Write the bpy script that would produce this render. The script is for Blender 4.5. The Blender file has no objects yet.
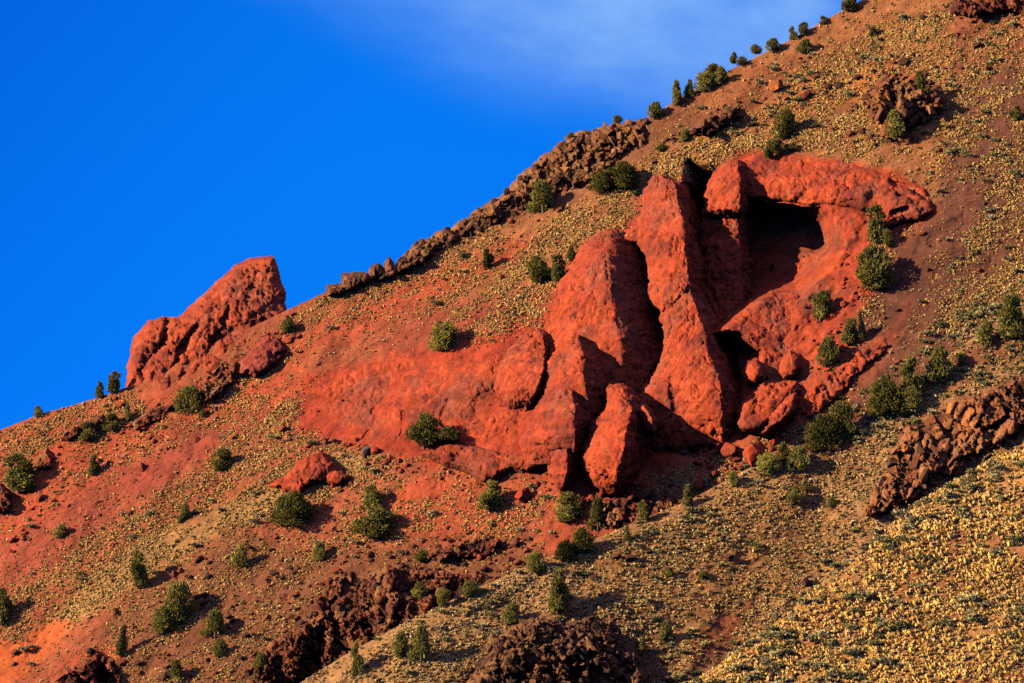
import bpy, math, random
import numpy as np
from mathutils import Vector

# ------------------------------------------------------------------ camera, sky, sun, exposure
sc = bpy.context.scene
COL = sc.collection
PITCH = math.radians(5.0)
FOCAL = 140.0
FPX = 1024.0 * FOCAL / 36.0
cam = bpy.data.objects.new("camera", bpy.data.cameras.new("camera"))
cam.data.lens = FOCAL
cam.data.sensor_width = 36.0
cam.data.clip_start = 1.0
cam.data.clip_end = 20000.0
cam.rotation_euler = (math.radians(90) + PITCH, 0, 0)
COL.objects.link(cam)
sc.camera = cam

SUN_EL = math.radians(22)
SUN_AZ = math.radians(12)          # direction the light travels, from +X towards +Y
LDIR = Vector((math.cos(SUN_EL) * math.cos(SUN_AZ), math.cos(SUN_EL) * math.sin(SUN_AZ), -math.sin(SUN_EL)))
sun = bpy.data.objects.new("sun", bpy.data.lights.new("sun", 'SUN'))
sun.data.energy = 5.0
sun.data.angle = math.radians(0.5)
sun.data.color = (1.0, 0.80, 0.53)
sun.rotation_euler = LDIR.to_track_quat('-Z', 'Y').to_euler()
sun.location = (-200, 200, 300)
COL.objects.link(sun)

world = bpy.data.worlds.new("World")
sc.world = world
world.use_nodes = True


def build_world():
    nt = world.node_tree
    nt.nodes.clear()
    N, Lk = nt.nodes.new, nt.links.new
    out = N('ShaderNodeOutputWorld')
    bg = N('ShaderNodeBackground')
    bg.inputs['Strength'].default_value = 0.10
    tc = N('ShaderNodeTexCoord')
    lift = N('ShaderNodeVectorMath'); lift.operation = 'ADD'; lift.inputs[1].default_value = (0, 0, 0.55)
    nrm = N('ShaderNodeVectorMath'); nrm.operation = 'NORMALIZE'
    sky = N('ShaderNodeTexSky'); sky.sky_type = 'NISHITA'; sky.sun_disc = False
    sky.sun_elevation = SUN_EL
    sky.sun_rotation = math.atan2(-LDIR.x, -LDIR.y) % (2 * math.pi)
    sky.altitude = 1200; sky.air_density = 1.0; sky.dust_density = 0.2; sky.ozone_density = 3.0
    Lk(tc.outputs['Generated'], lift.inputs[0]); Lk(lift.outputs[0], nrm.inputs[0]); Lk(nrm.outputs[0], sky.inputs['Vector'])
    tint = N('ShaderNodeMix'); tint.data_type = 'RGBA'; tint.blend_type = 'MULTIPLY'
    tint.inputs['Factor'].default_value = 1.0
    tint.inputs['B'].default_value = SKY_TINT
    Lk(sky.outputs[0], tint.inputs['A'])
    # thin cloud veil high in the sky
    sep = N('ShaderNodeSeparateXYZ'); Lk(tc.outputs['Generated'], sep.inputs[0])

    def math_(op, a, b=None, c=None):
        n = N('ShaderNodeMath'); n.operation = op
        for k, v in enumerate((a, b, c)):
            if v is None: continue
            if isinstance(v, (int, float)): n.inputs[k].default_value = v
            else: Lk(v, n.inputs[k])
        return n.outputs[0]

    def smooth(v, lo, hi):
        n = N('ShaderNodeMapRange'); n.interpolation_type = 'SMOOTHSTEP'
        Lk(v, n.inputs[0]); n.inputs[1].default_value = lo; n.inputs[2].default_value = hi
        return n.outputs[0]
    u = math_('DIVIDE', sep.outputs[0], sep.outputs[1]); v = math_('DIVIDE', sep.outputs[2], sep.outputs[1])
    nz = N('ShaderNodeTexNoise'); nz.inputs['Scale'].default_value = 9; nz.inputs['Detail'].default_value = 5
    sc3 = N('ShaderNodeVectorMath'); sc3.operation = 'MULTIPLY'; sc3.inputs[1].default_value = (1.2, 1, 3.0)
    Lk(tc.outputs['Generated'], sc3.inputs[0]); Lk(sc3.outputs[0], nz.inputs['Vector'])
    n1 = math_('MULTIPLY_ADD', nz.outputs['Fac'], 0.022, -0.011)
    low = smooth(math_('ADD', v, n1), 0.132, 0.172)
    left = smooth(math_('ADD', math_('MULTIPLY_ADD', u, 0.55, v), math_('MULTIPLY', n1, 1.5)), 0.130, 0.185)
    right = math_('SUBTRACT', 1.0, smooth(math_('ADD', u, n1), 0.070, 0.094))
    nz2 = N('ShaderNodeTexNoise'); nz2.inputs['Scale'].default_value = 26; nz2.inputs['Detail'].default_value = 7; nz2.inputs['Roughness'].default_value = .6
    Lk(sc3.outputs[0], nz2.inputs['Vector'])
    f = math_('MULTIPLY', math_('MULTIPLY', low, left), right)
    f = math_('MULTIPLY', f, math_('MULTIPLY_ADD', nz2.outputs['Fac'], 1.35, 0.0))
    mx = N('ShaderNodeMix'); mx.data_type = 'RGBA'
    lf = N('ShaderNodeMix'); lf.data_type = 'RGBA'; lf.blend_type = 'MULTIPLY'
    Lk(smooth(math_('MULTIPLY_ADD', v, 0.7, math_('MULTIPLY', u, -1.0)), 0.12, 0.30), lf.inputs['Factor'])
    lf.inputs['B'].default_value = (.5, .62, .80, 1)
    Lk(tint.outputs['Result'], lf.inputs['A'])
    Lk(f, mx.inputs['Factor']); Lk(lf.outputs['Result'], mx.inputs['A'])
    mx.inputs['B'].default_value = CLOUD_COL
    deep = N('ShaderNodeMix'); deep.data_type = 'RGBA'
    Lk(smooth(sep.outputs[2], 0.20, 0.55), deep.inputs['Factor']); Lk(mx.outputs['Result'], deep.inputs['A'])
    deep.inputs['B'].default_value = (1.35, 1.25, 2.8, 1)  # sky above the view: invented colour that sets the fill in the shadows
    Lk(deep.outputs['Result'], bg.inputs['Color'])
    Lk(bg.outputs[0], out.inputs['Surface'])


SKY_TINT = (0.012, 0.66, 1.56, 1)
CLOUD_COL = (1.0, 1.95, 3.8, 1)
build_world()
sc.view_settings.view_transform = 'Standard'
sc.view_settings.look = 'None'
sc.view_settings.exposure = 1.35
sc.cycles.use_denoising = False
sc.cycles.diffuse_bounces = 0
sc.view_settings.gamma = 1.0
sc.view_settings.use_curve_mapping = False

# ------------------------------------------------------------------ small helpers
RS = np.random.RandomState(7)
random.seed(7)


def tag(o, label=None, cat=None, group=None, kind=None):
    if label: o['label'] = label
    if cat: o['category'] = cat
    if group: o['group'] = group
    if kind: o['kind'] = kind
    return o


def hash01(ix, iy, iz, seed=0):
    h = (ix.astype(np.int64) * 374761393 + iy.astype(np.int64) * 668265263 + iz.astype(np.int64) * 2147483647 + seed * 974634777) & 0xFFFFFFFF
    h = ((h ^ (h >> 13)) * 1274126177) & 0xFFFFFFFF
    h = ((h ^ (h >> 16)) * 2246822519) & 0xFFFFFFFF
    h = h ^ (h >> 15)
    return (h & 0xFFFFFF).astype(np.float32) / np.float32(0xFFFFFF)


def vnoise(P, seed=0):
    F = np.floor(P); I = F.astype(np.int64); f = (P - F).astype(np.float32)
    w = f * f * f * (f * (f * 6 - 15) + 10)
    r = 0
    for dx in (0, 1):
        for dy in (0, 1):
            for dz in (0, 1):
                h = hash01(I[..., 0] + dx, I[..., 1] + dy, I[..., 2] + dz, seed)
                r = r + h * ((w[..., 0] if dx else 1 - w[..., 0]) * (w[..., 1] if dy else 1 - w[..., 1]) * (w[..., 2] if dz else 1 - w[..., 2]))
    return r * 2 - 1


def fbm(P, octaves=4, seed=0, gain=0.5):
    a, s, r = 1.0, 0.0, 0
    for k in range(octaves):
        r = r + a * vnoise(P * (2.03 ** k) + 17.3 * k, seed + k)
        s += a; a *= gain
    return r / s


def worley(P, seed=0, vec=False):
    F = np.floor(P); I = F.astype(np.int64)
    sh = P.shape[:-1]
    d1 = np.full(sh, 9.0, np.float32); d2 = np.full(sh, 9.0, np.float32); cid = np.zeros(sh, np.float32); off = np.zeros(sh + (3,), np.float32)
    for dx in (-1, 0, 1):
        for dy in (-1, 0, 1):
            for dz in (-1, 0, 1):
                jx, jy, jz = I[..., 0] + dx, I[..., 1] + dy, I[..., 2] + dz
                cx = jx + hash01(jx, jy, jz, seed + 1); cy = jy + hash01(jx, jy, jz, seed + 2); cz = jz + hash01(jx, jy, jz, seed + 3)
                d = np.sqrt((P[..., 0] - cx) ** 2 + (P[..., 1] - cy) ** 2 + (P[..., 2] - cz) ** 2).astype(np.float32)
                h = hash01(jx, jy, jz, seed + 4)
                near = d < d1
                d2 = np.where(near, d1, np.minimum(d2, d))
                cid = np.where(near, h, cid)
                if vec: off = np.where(near[..., None], np.stack([P[..., 0] - cx, P[..., 1] - cy, P[..., 2] - cz], -1), off)
                d1 = np.where(near, d, d1)
    return (d1, d2, cid, off) if vec else (d1, d2, cid)


def sstep(x, lo, hi):
    t = np.clip((x - lo) / (hi - lo), 0, 1)
    return t * t * (3 - 2 * t)


def rays(px, py):
    xc = (np.asarray(px, float) - 512.0) / FPX
    yc = (341.5 - np.asarray(py, float)) / FPX
    cp, sp = math.cos(PITCH), math.sin(PITCH)
    return np.stack([xc, cp - yc * sp, sp + yc * cp], -1)


def sdist(px, py, poly, margin=60):
    """signed distance in picture units to a closed outline, positive inside"""
    px = np.asarray(px, float); py = np.asarray(py, float)
    pl = np.array(poly, float)
    out = np.full(px.shape, -999.0)
    m = (px > pl[:, 0].min() - margin) & (px < pl[:, 0].max() + margin) & (py > pl[:, 1].min() - margin) & (py < pl[:, 1].max() + margin)
    if not m.any(): return out
    x, y = px[m], py[m]
    d = np.full(x.shape, 1e9); ins = np.zeros(x.shape, bool)
    for k in range(len(pl)):
        ax, ay = pl[k - 1]; bx, by = pl[k]
        ex, ey = bx - ax, by - ay
        t = np.clip(((x - ax) * ex + (y - ay) * ey) / (ex * ex + ey * ey + 1e-9), 0, 1)
        d = np.minimum(d, np.hypot(x - ax - t * ex, y - ay - t * ey))
        c = (ay > y) != (by > y)
        ins ^= c & (x < ax + (y - ay) * ex / (ey if abs(ey) > 1e-9 else 1e-9))
    out[m] = np.where(ins, d, -d)
    return out


def ldist(px, py, line):
    d = np.full(np.shape(px), 1e9)
    for (ax, ay), (bx, by) in zip(line[:-1], line[1:]):
        ex, ey = bx - ax, by - ay
        t = np.clip(((px - ax) * ex + (py - ay) * ey) / (ex * ex + ey * ey + 1e-9), 0, 1)
        d = np.minimum(d, np.hypot(px - ax - t * ex, py - ay - t * ey))
    return d


def mesh_from(name, V, faces, mat, colors=None, smooth=True):
    """V (n,3), faces (m,k) ints"""
    me = bpy.data.meshes.new(name)
    n, (m, k) = len(V), faces.shape
    me.vertices.add(n); me.vertices.foreach_set('co', np.ascontiguousarray(V, np.float32).ravel())
    me.loops.add(m * k); me.loops.foreach_set('vertex_index', np.ascontiguousarray(faces, np.int32).ravel())
    me.polygons.add(m); me.polygons.foreach_set('loop_start', np.arange(0, m * k, k, dtype=np.int32))
    if smooth: me.polygons.foreach_set('use_smooth', np.ones(m, bool))
    if colors is not None:
        at = me.attributes.new('tone', 'FLOAT_COLOR', 'POINT')
        c = np.ones((n, 4), np.float32); c[:, :3] = colors
        at.data.foreach_set('color', c.ravel())
    me.update(calc_edges=True)
    if mat is not None: me.materials.append(mat)
    return me


def link(name, me, parent=None, loc=None):
    o = bpy.data.objects.new(name, me); COL.objects.link(o)
    if parent is not None: o.parent = parent
    if loc is not None: o.location = loc
    return o


def rebased(name, V, faces, mat, colors=None, smooth=True, flat=None):
    """a thing of one mesh with its origin at its base"""
    b = np.array([V[:, 0].mean(), V[:, 1].mean(), V[:, 2].min()])
    me = mesh_from(name, V - b, faces, mat, colors, smooth)
    if flat is not None: me.polygons.foreach_set('use_smooth', np.arange(len(faces)) < flat)
    return link(name, me, loc=b)


def grid_faces(keep):
    """keep: (R,C) bool. quads whose four corners are kept; returns index map and faces"""
    R, C = keep.shape
    idx = -np.ones((R, C), np.int64); idx[keep] = np.arange(keep.sum())
    q = keep[:-1, :-1] & keep[1:, :-1] & keep[1:, 1:] & keep[:-1, 1:]
    f = np.stack([idx[:-1, :-1][q], idx[1:, :-1][q], idx[1:, 1:][q], idx[:-1, 1:][q]], -1)
    return idx, f


def grid_normals(P):
    du = np.gradient(P, axis=1); dv = np.gradient(P, axis=0)
    n = np.cross(dv, du)
    n /= np.linalg.norm(n, axis=-1, keepdims=True) + 1e-9
    return n


def jitter_col(base, n, amount):
    return np.clip(np.asarray(base)[None, :] * (1 + amount * (RS.rand(n, 1) * 2 - 1)) * (1 + .06 * (RS.rand(n, 3) * 2 - 1)), 0, 1)


# ------------------------------------------------------------------ materials
def nodes_of(m):
    m.use_nodes = True
    nt = m.node_tree
    b = nt.nodes['Principled BSDF']
    b.inputs['Roughness'].default_value = 0.95
    b.inputs['Specular IOR Level'].default_value = 0.12
    return nt, b


def ramp(nt, stops):
    r = nt.nodes.new('ShaderNodeValToRGB')
    e = r.color_ramp.elements
    while len(e) > 1: e.remove(e[-1])
    e[0].position, e[0].color = stops[0][0], (*stops[0][1], 1)
    for p, c in stops[1:]:
        k = e.new(p); k.color = (*c, 1)
    return r


def mat_toned(name, noise_scale=1.2, lo=0.62, hi=1.4, bump=0.25, bump_scale=3.0, fine=9.0, rough=0.95):
    """colour from the 'tone' attribute, broken up by two noises in world space, with bump"""
    m = bpy.data.materials.new(name); nt, b = nodes_of(m)
    L = nt.links.new
    at = nt.nodes.new('ShaderNodeAttribute'); at.attribute_name = 'tone'
    geo = nt.nodes.new('ShaderNodeNewGeometry')
    n1 = nt.nodes.new('ShaderNodeTexNoise'); n1.inputs['Scale'].default_value = noise_scale; n1.inputs['Detail'].default_value = 6; n1.inputs['Roughness'].default_value = .65
    n2 = nt.nodes.new('ShaderNodeTexNoise'); n2.inputs['Scale'].default_value = fine; n2.inputs['Detail'].default_value = 3
    L(geo.outputs['Position'], n1.inputs['Vector']); L(geo.outputs['Position'], n2.inputs['Vector'])
    ad = nt.nodes.new('ShaderNodeMath'); ad.operation = 'MULTIPLY_ADD'; L(n2.outputs['Fac'], ad.inputs[0]); ad.inputs[1].default_value = .45
    L(n1.outputs['Fac'], ad.inputs[2])
    mr = nt.nodes.new('ShaderNodeMapRange'); L(ad.outputs[0], mr.inputs[0])
    mr.inputs[1].default_value = .45; mr.inputs[2].default_value = 1.0; mr.inputs[3].default_value = lo; mr.inputs[4].default_value = hi
    mx = nt.nodes.new('ShaderNodeMix'); mx.data_type = 'RGBA'; mx.blend_type = 'MULTIPLY'; mx.inputs['Factor'].default_value = 1
    L(at.outputs['Color'], mx.inputs['A']); L(mr.outputs[0], mx.inputs['B'])
    L(mx.outputs['Result'], b.inputs['Base Color'])
    nb = nt.nodes.new('ShaderNodeTexNoise'); nb.inputs['Scale'].default_value = bump_scale; nb.inputs['Detail'].default_value = 8; nb.inputs['Roughness'].default_value = .7
    L(geo.outputs['Position'], nb.inputs['Vector'])
    bp = nt.nodes.new('ShaderNodeBump'); bp.inputs['Strength'].default_value = bump; bp.inputs['Distance'].default_value = .35
    L(nb.outputs['Fac'], bp.inputs['Height']); L(bp.outputs[0], b.inputs['Normal'])
    b.inputs['Roughness'].default_value = rough
    return m


def mat_leaf(name, vary=0.5, thin=.35):
    m = bpy.data.materials.new(name); nt, b = nodes_of(m)
    L = nt.links.new
    at = nt.nodes.new('ShaderNodeAttribute'); at.attribute_name = 'tone'
    oi = nt.nodes.new('ShaderNodeObjectInfo')
    mr = nt.nodes.new('ShaderNodeMapRange'); L(oi.outputs['Random'], mr.inputs[0]); mr.inputs[3].default_value = 1 - vary * .5; mr.inputs[4].default_value = 1 + vary * .5
    mx = nt.nodes.new('ShaderNodeMix'); mx.data_type = 'RGBA'; mx.blend_type = 'MULTIPLY'; mx.inputs['Factor'].default_value = 1
    L(at.outputs['Color'], mx.inputs['A']); L(mr.outputs[0], mx.inputs['B'])
    L(mx.outputs['Result'], b.inputs['Base Color'])
    tr = nt.nodes.new('ShaderNodeBsdfTranslucent'); L(mx.outputs['Result'], tr.inputs['Color'])
    ms = nt.nodes.new('ShaderNodeMixShader'); ms.inputs[0].default_value = thin
    L(b.outputs[0], ms.inputs[1]); L(tr.outputs[0], ms.inputs[2])
    L(ms.outputs[0], nt.nodes['Material Output'].inputs['Surface'])
    return m


M_SOIL = mat_toned('hillside_soil', .5, .6, 1.4, .5, 2.5, 6)
M_RED = mat_toned('red_rock', .8, .62, 1.62, .6, 2.2, 4.5)
M_BAS = mat_toned('basalt_rock', .9, .6, 1.45, .6, 2.0, 6)
M_GRASS = mat_leaf('dry_grass_blades', .1, .06)
M_LEAF = mat_leaf('juniper_foliage', .5, .25)
M_SAGE = mat_leaf('sagebrush_foliage', .4, .12)
M_BARK = mat_toned('juniper_bark', 6, .7, 1.3, .4, 14, 30)

# ------------------------------------------------------------------ the hill: its surfaces as depth along a ray
SKY_LINE = [(-300, 520), (-120, 470), (0, 430), (15, 424), (40, 414), (70, 406), (100, 397), (130, 386), (285, 311), (330, 290), (400, 264), (440, 244), (470, 228), (500, 206), (520, 186), (545, 166),
            (570, 146), (605, 128), (650, 117), (690, 92), (730, 70), (790, 40), (845, 9), (870, -4), (1000, -75), (1300, -220)]
CREST_A = [(0, 830), (230, 722), (300, 683), (345, 655), (400, 625), (460, 596), (512, 573), (560, 552), (600, 537), (640, 520), (690, 500), (725, 481), (760, 462), (800, 446), (850, 425), (900, 392),
           (960, 347), (1024, 302), (1300, 120)]
OFF_A = [(0, 36), (300, 28), (450, 22), (600, 14), (690, 8.5), (760, 4.5), (820, 1.6), (900, .8), (1300, .8)]
CREST_B = [(400, 860), (560, 762), (640, 715), (690, 684), (740, 650), (800, 603), (840, 573), (870, 549), (905, 513), (950, 483), (1000, 456), (1024, 443), (1300, 290)]
OFF_B = [(400, 48), (690, 44), (1024, 40), (1300, 36)]


def curve(c, px):
    c = np.array(c, float)
    return np.interp(px, c[:, 0], c[:, 1])


def base_t(px, py):
    d = rays(px, py)
    return 522.3 / np.maximum(1.0 * d[..., 1] + .5 * d[..., 0] - d[..., 2], .2)


ALCOVE = [(690, 165), (742, 178), (806, 200), (826, 216), (840, 243), (824, 268), (798, 293), (772, 296), (748, 307), (728, 319), (700, 335), (690, 335)]
CAVE = [(712, 344), (738, 338), (757, 350), (752, 376), (738, 402), (735, 432), (700, 456), (655, 452), (640, 432), (690, 400)]

GULLY = [(610, 236), (640, 240), (652, 186), (690, 180), (706, 196), (722, 172), (742, 170), (750, 200), (735, 250), (728, 320), (745, 380), (738, 430), (700, 452), (650, 446), (632, 470), (615, 470),
         (600, 430), (588, 395), (582, 350), (590, 300), (604, 260)]


def big_t(px, py, amp=1.0):
    t = base_t(px, py)
    P = rays(px, py) * t[..., None]
    t = t + amp * (2.4 * fbm(P / 26.0, 3, 11) + .6 * fbm(P / 6.0, 3, 21))
    c = (P[..., 0] * .89 - P[..., 1] * .45)
    q = np.stack([c / 4.5, P[..., 2] / 40.0, 0 * c], -1)
    t = t + amp * .55 * fbm(q, 3, 31)
    return t


def small(px, py, t, amp=1.0):
    P = rays(px, py) * t[..., None]
    return t + amp * (.30 * fbm(P / 1.6, 3, 41) + .12 * vnoise(P / .42, 47))


def t_main(px, py):
    px = np.asarray(px, float); py = np.asarray(py, float)
    t = big_t(px, py)
    t = t + 12.0 * sstep(sdist(px, py, ALCOVE), -9, 18) + 4.0 * sstep(sdist(px, py, CAVE), -6, 9)
    t = t + 13.0 * sstep(sdist(px, py, GULLY), 0, 14)
    for line, w, dep in HOLES:
        t = t + dep * np.exp(-(ldist(px, py, line) / w) ** 2)
    k = np.maximum(sstep(sdist(px, py, FLOOR), -6, 8), 0)
    if k.any():
        P = rays(px, py) * t[..., None]
        t = t - k * (.55 * fbm(P / 2.6, 4, 43, .6) + .30 * (1 - np.abs(fbm(np.stack([P[..., 0] / 1.5, P[..., 1] / 1.5, P[..., 2] / 4.0], -1), 3, 44)) * 3))
    return small(px, py, t)


HOLES = [([(322, 634), (311, 674)], 8, 8.0), ([(336, 622), (341, 648)], 5, 6.0), ([(368, 624), (374, 640)], 5, 5.0), ([(102, 664), (107, 682)], 8, 8.0), ([(78, 676), (85, 684)], 5, 5.0)]
FLOOR = [(735, 190), (800, 198), (870, 214), (885, 234), (872, 285), (850, 315), (838, 345), (815, 375), (790, 400), (735, 430), (640, 470), (600, 440), (610, 240), (700, 170)]


def t_spur(px, py):
    px = np.asarray(px, float); py = np.asarray(py, float)
    up = np.clip((py - curve(CREST_A, px)) / 14.0, 0, 1)
    t = big_t(px, py) - curve(OFF_A, px) + 1.2 * (1 - up) ** 2 * np.clip(curve(OFF_A, px) / 10, 0, 1)
    return small(px, py, t)


def t_near(px, py):
    px = np.asarray(px, float); py = np.asarray(py, float)
    up = np.clip((py - curve(CREST_B, px)) / 16.0, 0, 1)
    t = big_t(px, py, .4) - curve(OFF_B, px) + 1.5 * (1 - up) ** 2
    return small(px, py, t)


SHEETS = {'M': t_main, 'A': t_spur, 'B': t_near}


def which(px, py):
    px = np.asarray(px, float); py = np.asarray(py, float)
    return np.where(py > curve(CREST_B, px), 2, np.where(py > curve(CREST_A, px), 1, 0))


def at(px, py, sheet=None):
    if sheet is None: sheet = 'MAB'[int(which(px, py))]
    t = SHEETS[sheet](np.array([px], float), np.array([py], float))
    return (rays(np.array([px]), np.array([py])) * t[:, None])[0]


def mpp(p):
    """metres covered by one picture unit at that distance"""
    return float(p[1]) / FPX


# ---- paint: what the ground is made of, laid down region by region (soil colours, linear)
RED = (.235, .045, .018); REDBROWN = (.20, .050, .021); BROWN = (.125, .043, .018); TAN = (.195, .072, .025); SCREE = (.085, .030, .016)
PURPLE = (.18, .037, .019); ORANGE = (.32, .068, .018); STRAW = (.21, .105, .034)
PAINT_M = [
    ([(430, 262), (560, 150), (860, -10), (1024, -100), (1320, -230), (1320, 300), (930, 205), (780, 150), (690, 175), (640, 190), (600, 238), (550, 300), (530, 325), (470, 300), (440, 280)], TAN, 16),
    ([(900, 240), (935, 205), (960, 60), (1010, 40), (1320, -60), (1320, 400), (1024, 330), (860, 420), (830, 420), (880, 345), (850, 330), (880, 262)], SCREE, 14),
    ([(560, 150), (640, 112), (720, 88), (860, 40), (900, 90), (700, 130), (600, 180), (480, 240), (440, 250)], BROWN, 12),
    ([(800, 60), (880, 60), (930, 90), (900, 125), (830, 110), (780, 120), (740, 110)], (.17, .055, .018), 14),
    ([(300, 332), (380, 290), (450, 262), (545, 232), (520, 262), (440, 300), (350, 345), (300, 350)], RED, 10),
    ([(380, 345), (430, 310), (520, 290), (525, 320), (480, 345), (400, 365)], PURPLE, 10),
    ([(0, 440), (130, 395), (230, 390), (300, 345), (300, 432), (250, 420), (130, 470), (60, 520), (0, 570)], RED, 14),
    ([(110, 475), (190, 430), (262, 405), (275, 418), (200, 460), (130, 500), (60, 560), (0, 590), (0, 545), (60, 510)], PURPLE, 8),
    ([(170, 540), (220, 500), (270, 475), (285, 495), (240, 520), (190, 545)], RED, 7),
    ([(40, 625), (130, 545), (210, 505), (330, 455), (400, 448), (350, 478), (240, 525), (140, 580), (70, 625)], STRAW, 10),
    ([(60, 690), (110, 615), (230, 530), (330, 555), (420, 545), (520, 545), (600, 560), (520, 600), (300, 700)], BROWN, 16),
    ([(-20, 645), (20, 640), (55, 618), (72, 622), (50, 650), (22, 678), (-20, 700)], ORANGE, 5),
    ([(40, 690), (70, 655), (110, 640), (130, 660), (90, 690)], RED, 8),
    ([(540, 470), (640, 490), (640, 520), (600, 545), (545, 560), (530, 540), (545, 500)], RED, 10),
    ([(390, 500), (470, 470), (540, 490), (520, 535), (440, 545), (400, 530)], RED, 14),
    ([(385, 500), (420, 478), (455, 482), (440, 500)], (.26, .048, .018), 6),
    ([(700, 190), (740, 150), (900, 170), (937, 212), (890, 236), (868, 300), (850, 318), (835, 350), (800, 410), (740, 440), (640, 470), (560, 480), (500, 470), (400, 460), (300, 430), (298, 375),
      (480, 340), (560, 270), (620, 230)], (.22, .030, .012), 6),
    ([(840, 395), (870, 350), (895, 318), (912, 300), (905, 330), (880, 362), (852, 400)], (.14, .034, .015), 6),
]
PAINT_M += [([(765, 75), (800, 68), (835, 100), (790, 118), (765, 100)], (.23, .062, .020), 10), ([(852, 78), (880, 66), (905, 84), (880, 105), (855, 100)], (.26, .070, .020), 8), ([(790, 125), (850, 110), (880, 140), (830, 150)], (.13, .045, .02), 10), ([(700, 85), (760, 62), (800, 80), (760, 110), (700, 125)], (.165, .054, .02), 12), ([(520, 205), (600, 150), (690, 120), (700, 135), (640, 165), (560, 215)], (.14, .052, .021), 9), ([(940, 10), (1060, -10), (1060, 60), (960, 60)], (.17, .052, .022), 14)]
PAINT_M.append(([(764, 202), (768, 202), (773, 214), (770, 215)], (.55, .52, .5), 1.2))
PAINT_A = [
    ([(560, 560), (690, 500), (800, 470), (850, 520), (800, 590), (700, 640), (600, 600)], (0.192, 0.084, 0.027), 20),
    ([(450, 690), (480, 630), (560, 610), (640, 620), (680, 660), (660, 700)], (0.090, 0.039, 0.017), 12),
    ([(690, 640), (720, 610), (760, 600), (730, 650), (690, 680)], (0.166, 0.048, 0.019), 10),
    ([(880, 500), (900, 430), (960, 395), (1060, 360), (1060, 430), (960, 470), (890, 520)], (0.109, 0.036, 0.017), 10),
    ([(760, 450), (850, 420), (880, 440), (860, 480), (780, 470)], (0.154, 0.062, 0.023), 10),
    ([(900, 395), (960, 345), (1040, 300), (1060, 350), (960, 390)], (0.128, 0.048, 0.019), 10),
]
PAINT_B = [
    ([(760, 640), (860, 590), (950, 560), (940, 585), (860, 620), (780, 665)], (.15, .055, .02), 14),
    ([(900, 620), (1000, 560), (1060, 540), (1060, 560), (980, 610), (920, 650)], (.15, .055, .02), 14),
    ([(880, 560), (1024, 500), (1060, 520), (900, 590)], (0.141, 0.048, 0.017), 18),
    ([(960, 690), (1000, 650), (1060, 630), (1060, 700)], (0.141, 0.042, 0.017), 18),
    ([(860, 640), (910, 620), (900, 650)], (0.154, 0.045, 0.017), 12),
]


def paint(px, py, P, base, regions, rag=7.0):
    c = np.empty(P.shape, np.float32); c[:] = base
    jig = rag * fbm(P / 5.0, 4, 61)
    streak = P[..., 0] * .80 + P[..., 2] * .60
    across = -P[..., 0] * .60 + P[..., 2] * .80
    s = fbm(np.stack([streak / 14.0, across / 1.6, P[..., 1] / 30.0], -1), 4, 71)
    for poly, col, w in regions:
        k = sstep(sdist(px, py, poly) + jig * np.clip(w / 8.0, .5, 1.6) + s * w * .6, -w, w)[..., None]
        c = c * (1 - k) + np.asarray(col, np.float32) * k
    c = c * (1 + .34 * s[..., None]) * (1 + .36 * fbm(P / 1.9, 4, 81, .6)[..., None])
    return np.clip(c, .01, 1)


REDROCK = (.222, .033, .0115)


def rock_colour(P, base=REDROCK, seed=0):
    n = fbm(P / 3.5, 4, 200 + seed); m = fbm(P / 10.0, 3, 210 + seed)
    c = np.empty(P.shape, np.float32); c[:] = base
    dark = np.array((.10, .019, .012)); org = np.array((.275, .047, .014)); pink = np.array((.20, .034, .018))
    k = sstep(n, .06, .45)[..., None]; c = c * (1 - k * .78) + dark * k * .78
    k = sstep(-n, .10, .5)[..., None]; c = c * (1 - k * .7) + org * k * .7
    k = sstep(m, .15, .5)[..., None]; c = c * (1 - k * .4) + pink * k * .4
    br = sstep(fbm(P / 7.0, 4, 250 + seed, .6), .02, .38)[..., None] * .55
    c = c * (1 - br) + np.array((.15, .042, .023)) * br
    st = vnoise(np.stack([P[..., 0] / 14, P[..., 1] / 14, P[..., 2] / 1.1], -1), 220 + seed)
    run = fbm(np.stack([P[..., 0] / .9, P[..., 1] / .9, P[..., 2] / 7.0], -1), 3, 230 + seed)
    k = (sstep(run, .12, .42) * sstep(fbm(P / 6.0, 2, 235 + seed), -.1, .35))[..., None]
    c = c * (1 - .55 * k) + np.array((.07, .018, .013)) * .55 * k
    lich = sstep(fbm(P / 1.1, 3, 240 + seed), .38, .6)[..., None] * .5
    c = c * (1 - lich) + np.array((.16, .065, .035)) * lich
    sp = 1 + .30 * fbm(P / .45, 2, 245 + seed)
    return np.clip(c * (1 + .14 * st[..., None]) * sp[..., None], .006, 1)


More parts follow.
